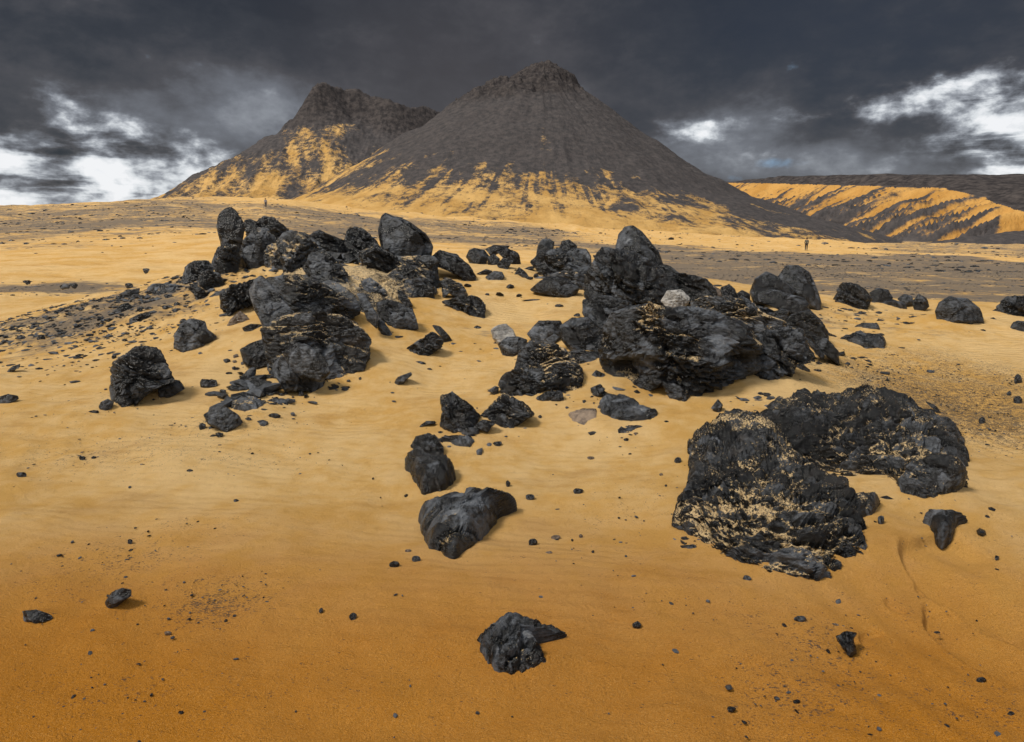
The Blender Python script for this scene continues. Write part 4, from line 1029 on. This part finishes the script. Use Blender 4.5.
def build_rocks():
    for i, (name, label, cat, outline, o) in enumerate(ROCKS):
        build_rock(i, name, label, cat, outline, o)
    for j, (px, py, w, h, label, group) in enumerate(PEBBLES):
        r = np.random.default_rng(900 + j)
        k = 9 if w > 5 else 7
        an = np.sort((np.arange(k) + r.uniform(-.3, .3, k)) / k * 2 * PI)
        rad = r.uniform(.78, 1.1, k)
        out = [(px + w / 2 * a * math.cos(t) + 0, py - h * .5 - h / 2 * a * math.sin(t)) for a, t in zip(rad, an)]
        out = out[::-1]
        word = 'flat_chip' if h < w * .42 else 'pebble'
        build_rock(300 + j, word, label, 'stone' if word == 'pebble' else 'stone chip', out,
                   dict(st='b' if j % 2 else 's', tone=float(r.uniform(.2, .5)), mat='tan' if ('brown' in label or 'reddish' in label) else None), group)
# ------------------------------------------------------------------ two visitors
def skin_chain(pts, edges, radii, sub=2):
    me = bpy.data.meshes.new('tmp'); me.from_pydata([tuple(p) for p in pts], edges, [])
    ob = bpy.data.objects.new('tmp', me); COL.objects.link(ob)
    md = ob.modifiers.new('s', 'SKIN'); md.use_smooth_shade = True
    sv = me.skin_vertices[0].data
    for i, rr in enumerate(radii):
        sv[i].radius = (rr, rr) if not isinstance(rr, tuple) else rr
        sv[i].use_root = (i == 0)
    sb = ob.modifiers.new('d', 'SUBSURF'); sb.levels = sub; sb.render_levels = sub
    dg = bpy.context.evaluated_depsgraph_get()
    out = bpy.data.meshes.new_from_object(ob.evaluated_get(dg))
    bpy.data.objects.remove(ob); bpy.data.meshes.remove(me)
    return out

def flat_mat(name, col, rough=.9):
    m, b = material(name)
    pos = b.node('ShaderNodeTexCoord').outputs['Object']
    c = b.mix(b.noise(pos, 14, 3, .6), tuple(v * .75 for v in col), tuple(min(1, v * 1.2) for v in col))
    b.finish(c, rough, None, .2)
    return m

def person(px, py, label, face, skin, top, legs, hair, hat=None, stride=.0):
    g, _ = at(px, py, 400)
    root = link('person', None, label, 'person', 'visitors far out on the plain', None, None, (g[0], g[1], T(g[0], g[1])))
    root.rotation_euler = (0, 0, face)
    s = stride
    J = dict(pel=(0, 0, .95), sp=(0, .01, 1.15), ch=(0, 0, 1.35), nk=(0, .0, 1.50), hd0=(0, -.01, 1.57), hd=(0, -.02, 1.66), tp=(0, -.01, 1.735),
             hl=(-.10, 0, .90), kl=(-.11, -.02 - s, .50), al=(-.11, .03 + s * .3, .09), tl=(-.12, -.13 + s * .3, .04),
             hr=(.10, 0, .90), kr=(.11, -.02 + s, .50), ar=(.11, .05 + s * 1.6, .09), tr=(.12, -.11 + s * 1.6, .04),
             sl=(-.18, 0, 1.42), el=(-.25, .03, 1.14), wl=(-.22, -.08, .92), fl=(-.21, -.11, .82),
             sr=(.18, 0, 1.42), er=(.25, .03, 1.14), wr=(.22, -.06, .92), fr=(.21, -.10, .82))
    K = list(J); I = {k: n for n, k in enumerate(K)}
    E = [('pel', 'sp'), ('sp', 'ch'), ('ch', 'nk'), ('nk', 'hd0'), ('hd0', 'hd'), ('hd', 'tp'), ('pel', 'hl'), ('hl', 'kl'), ('kl', 'al'), ('al', 'tl'), ('pel', 'hr'), ('hr', 'kr'), ('kr', 'ar'), ('ar', 'tr'),
         ('ch', 'sl'), ('sl', 'el'), ('el', 'wl'), ('wl', 'fl'), ('ch', 'sr'), ('sr', 'er'), ('er', 'wr'), ('wr', 'fr')]
    rad = dict(pel=.13, sp=.12, ch=.14, nk=.055, hd0=.07, hd=.095, tp=.065, hl=.085, kl=.06, al=.04, tl=.035, hr=.085, kr=.06, ar=.04, tr=.035, sl=.06, el=.045, wl=.03, fl=.03, sr=.06, er=.045, wr=.03, fr=.03)
    body = skin_chain([J[k] for k in K], [(I[a], I[b]) for a, b in E], [rad[k] for k in K])
    body.materials.append(skin); link('body', body, parent=root)
    def sub(name, ks, es, grow, mat, tweak=None):
        ks = ks.split(); q = {k: n for n, k in enumerate(ks)}
        pts = [J[k] for k in ks]
        if tweak: pts = [tweak.get(k, J[k]) for k in ks]
        me = skin_chain(pts, [(q[a], q[b]) for a, b in (e.split('-') for e in es.split())], [rad[k] * grow.get(k, 1.22) for k in ks])
        me.materials.append(mat); return link(name, me, parent=root)
    sub('shirt', 'pel sp ch sl el wl sr er wr', 'pel-sp sp-ch ch-sl sl-el el-wl ch-sr sr-er er-wr', {'pel': 1.25, 'wl': 1.35, 'wr': 1.35}, top)
    sub('trousers', 'pel hl kl al hr kr ar', 'pel-hl hl-kl kl-al pel-hr hr-kr kr-ar', {'al': 1.7, 'ar': 1.7, 'kl': 1.4, 'kr': 1.4}, legs)
    bm = bmesh.new(); bmesh.ops.create_icosphere(bm, subdivisions=3, radius=.112)
    for v in bm.verts:
        v.co.y = v.co.y * 1.08 + .015; v.co.z = v.co.z * 1.1 + 1.675
    bmesh.ops.delete(bm, geom=[v for v in bm.verts if v.co.z < 1.64 and v.co.y < .03], context='VERTS')
    me = bpy.data.meshes.new('hair'); bm.to_mesh(me); bm.free(); me.materials.append(hair); link('hair', me, parent=root)
    bm = bmesh.new(); bmesh.ops.create_icosphere(bm, subdivisions=2, radius=.02)
    for v in bm.verts: v.co += type(v.co)((0, -.125, 1.645))
    me = bpy.data.meshes.new('nose'); bm.to_mesh(me); bm.free(); me.materials.append(skin); link('nose', me, parent=root)
    for sx in (-1, 1):
        bm = bmesh.new(); bmesh.ops.create_icosphere(bm, subdivisions=2, radius=1)
        for v in bm.verts: v.co = type(v.co)((v.co.x * .05 + sx * .115, v.co.y * .13 - .05 + (J['al'] if sx < 0 else J['ar'])[1], max(v.co.z, -.6) * .05 + .035))
        me = bpy.data.meshes.new('shoe'); bm.to_mesh(me); bm.free(); me.materials.append(hair); link('shoe', me, parent=root)

def build_people():
    skin = flat_mat('skin', (.35, .20, .13)); hair = flat_mat('dark_hair', (.03, .022, .018))
    person(806, 250.5, 'person in grey green top and dark trousers standing far out on the right gravel plain', PI * .9, skin, flat_mat('grey_green_cloth', (.10, .105, .085)), flat_mat('dark_trousers', (.025, .024, .026)), hair, stride=.03)
    person(266, 207.5, 'tiny person in a pale grey shirt on the far slope behind the left rock ridge', PI * .2, skin, flat_mat('pale_grey_cloth', (.36, .35, .36)), flat_mat('slate_trousers', (.10, .10, .115)), hair, stride=.08)

# ------------------------------------------------------------------ sky
SUN_EL, SUN_AZ = math.radians(54), math.radians(-110)      # bearing from +y, clockwise positive: left, a little behind the camera
def build_world():
    w = bpy.data.worlds.new('World'); scene.world = w; w.use_nodes = True
    b = NB(w.node_tree)
    sky = b.node('ShaderNodeTexSky', sky_type='NISHITA'); sky.sun_disc = False
    sky.sun_elevation = SUN_EL; sky.sun_rotation = SUN_AZ
    dirv = b.node('ShaderNodeTexCoord').outputs['Generated']
    sp = b.node('ShaderNodeSeparateXYZ'); b.put(sp.inputs[0], dirv)
    X, Y, Z = sp.outputs
    az = b.mul(b.m('ARCTAN2', X, Y), 180 / PI)
    el = b.mul(b.m('ARCSINE', Z), 180 / PI)
    cb = b.node('ShaderNodeCombineXYZ'); b.put(cb.inputs[0], b.mul(az, .1)); b.put(cb.inputs[1], b.mul(el, .145)); b.put(cb.inputs[2], 0.0)
    v = cb.outputs[0]
    cb2 = b.node('ShaderNodeCombineXYZ'); b.put(cb2.inputs[0], b.mul(az, .055)); b.put(cb2.inputs[1], b.mul(el, .42)); b.put(cb2.inputs[2], 3.0)
    vs = cb2.outputs[0]
    n1 = b.noise(v, .62, 7, .60, .25)
    n2 = b.noise(b.mapv(v, (1, 1.25, 1), (0, 0, .1), (5, 2, 1)), 2.5, 9, .57, .10)
    n3 = b.noise(vs, 1.15, 5, .6, .2)
    def g(a0, e0, sa, se, amp, n=None):
        da = b.m('POWER', b.m('ABSOLUTE', b.mul(b.sub(az, a0), 1 / sa)), 2.0); de = b.m('POWER', b.m('ABSOLUTE', b.mul(b.sub(el, e0), 1 / se)), 2.0)
        return b.mul(b.m('EXPONENT', b.mul(b.add(da, de), -1.0)), amp)
    def total(lst):
        s = lst[0]
        for q in lst[1:]: s = b.add(s, q)
        return s
    # broken gaps low over the horizon, lumpy edge from noise
    gap = total([g(*q) for q in GAPS])
    hole = b.ss(b.add(gap, b.add(b.mul(b.sub(n1, .5), 1.2), b.mul(b.sub(n2, .5), 1.3))), .25, 1.05)
    stre = b.ss(n3, .50, .66)
    t = total([b.mul(b.sub(n1, .36), .80), b.mul(b.sub(n2, .5), .34), .05,
               total([g(*q) for q in SOFT]),
               b.mul(hole, .54), b.mul(b.mul(hole, b.sub(n2, .5)), 2.1)])
    t = b.sub(t, b.mul(b.mul(stre, hole), .42))
    t = b.add(t, b.mul(b.sub(n2, .5), b.add(.06, b.mul(gap, .22))))
    # unseen bright sky added overhead and behind the camera to light the land
    back = b.ss(b.mul(Y, -1.0), -.35, .35); over = b.ss(el, 24, 62)
    lit = b.m('MAXIMUM', back, over)
    t = b.add(t, b.mul(lit, .62))
    cr = b.node('ShaderNodeValToRGB'); b.put(cr.inputs[0], t)
    el_ = cr.color_ramp.elements
    stops = [(0., (.020, .023, .030)), (.14, (.036, .038, .045)), (.28, (.068, .066, .072)), (.45, (.15, .158, .18)), (.62, (.33, .35, .385)), (.80, (.66, .69, .72)), (1., (.86, .87, .89))]
    el_[0].position, el_[0].color = 0, (*stops[0][1], 1); el_[1].position, el_[1].color = 1, (*stops[-1][1], 1)
    for p, c in stops[1:-1]:
        e = el_.new(p); e.color = (*c, 1)
    c = cr.outputs[0]
    warm = b.m('MINIMUM', g(-4, 9, 12, 9, .8), 1.0)
    c = b.mix(b.mul(warm, b.sub(1.0, b.m('MINIMUM', b.mul(t, 2.4), 1.0))), c, (.074, .062, .060))
    cool = b.m('MINIMUM', g(26, 14, 16, 9, .75), 1.0)
    c = b.mix(b.mul(cool, b.sub(1.0, b.m('MINIMUM', b.mul(t, 2.2), 1.0))), c, (.030, .036, .052))
    blue = b.mul(b.ss(b.add(total([g(20.6, 5.2, 2.2, .6, 1.), g(17.5, 4.1, 1.4, .5, .8)]), b.mul(b.sub(n2, .5), 2.6)), .45, 1.1), .6)
    c = b.mix(blue, c, (.19, .33, .50))
    bg1 = b.node('ShaderNodeBackground'); b.put(bg1.inputs[0], c); bg1.inputs[1].default_value = SKY_K
    bg2 = b.node('ShaderNodeBackground'); b.put(bg2.inputs[0], sky.outputs[0]); bg2.inputs[1].default_value = .05
    mx = b.node('ShaderNodeMixShader'); mx.inputs[0].default_value = .03
    w.node_tree.links.new(bg1.outputs[0], mx.inputs[1]); w.node_tree.links.new(bg2.outputs[0], mx.inputs[2])
    out = b.node('ShaderNodeOutputWorld'); w.node_tree.links.new(mx.outputs[0], out.inputs[0])
    L = bpy.data.lights.new('sun', 'SUN'); L.energy = SUN_E; L.angle = math.radians(14); L.color = (1.0, .93, .82)
    so = bpy.data.objects.new('sun', L); COL.objects.link(so)
    so.rotation_euler = (PI / 2 - SUN_EL, 0, -SUN_AZ + PI)
    # aim it explicitly
    import mathutils
    dv = mathutils.Vector((math.sin(SUN_AZ) * math.cos(SUN_EL), math.cos(SUN_AZ) * math.cos(SUN_EL), math.sin(SUN_EL)))
    so.rotation_euler = dv.to_track_quat('Z', 'Y').to_euler()
    so.location = dv * 50

GAPS = [(-36, 3.3, 10, 2.9, 1.0), (-27, 3.8, 6, 2.7, .85), (-20, 2.6, 5, 1.6, .6), (-33, 9.0, 4, 1.0, .35), (-30, 7.0, 5, 1.2, .35),
        (36, 6.8, 5.0, 2.9, 1.3), (30, 9.0, 4.5, 1.3, .75), (38, 4, 5, 1, .3), (24, 8.3, 3.5, 1.0, .45), (12, 7.9, 5, 1.2, .55), (20, 5.6, 4, 1.2, .35), (30, 5.6, 4, 1., .4)]
SOFT = [(-20, 8.6, 8, 3.2, .28), (-34, 9, 8, 2.5, .12), (18, 5.5, 13, 3.8, .30), (34, 5, 8, 3, .20), (-36, 12.5, 10, 3, -.06), (-25, 15, 12, 4, -.04), (23, 7.1, 2.5, .9, -.16), (28, 6.8, 2.5, 1.2, -.12), (34, 2.6, 8, 1.1, -.2), (-4, 8, 10, 6, .05)]
SKY_K = .45
SUN_E = 1.5
EXPOSURE = 1.22

# ------------------------------------------------------------------ build
find_berms()
data = build_ground()
build_central(); build_rear(); build_mesa(); build_dark_hill()
build_rocks()
build_gravel(*data)
build_people()
build_world()
cam = bpy.data.cameras.new('camera'); cam.lens = LENS; cam.sensor_width = 36; cam.clip_start = .05; cam.clip_end = 20000
co = bpy.data.objects.new('camera', cam); COL.objects.link(co)
co.location = CAM; co.rotation_euler = (PI / 2 - PITCH, 0, 0)
scene.camera = co
scene.render.engine = 'CYCLES'
vs = scene.view_settings
vs.view_transform = 'Standard'; vs.look = 'None'; vs.exposure = EXPOSURE; vs.gamma = 1
scene.cycles.max_bounces = 4
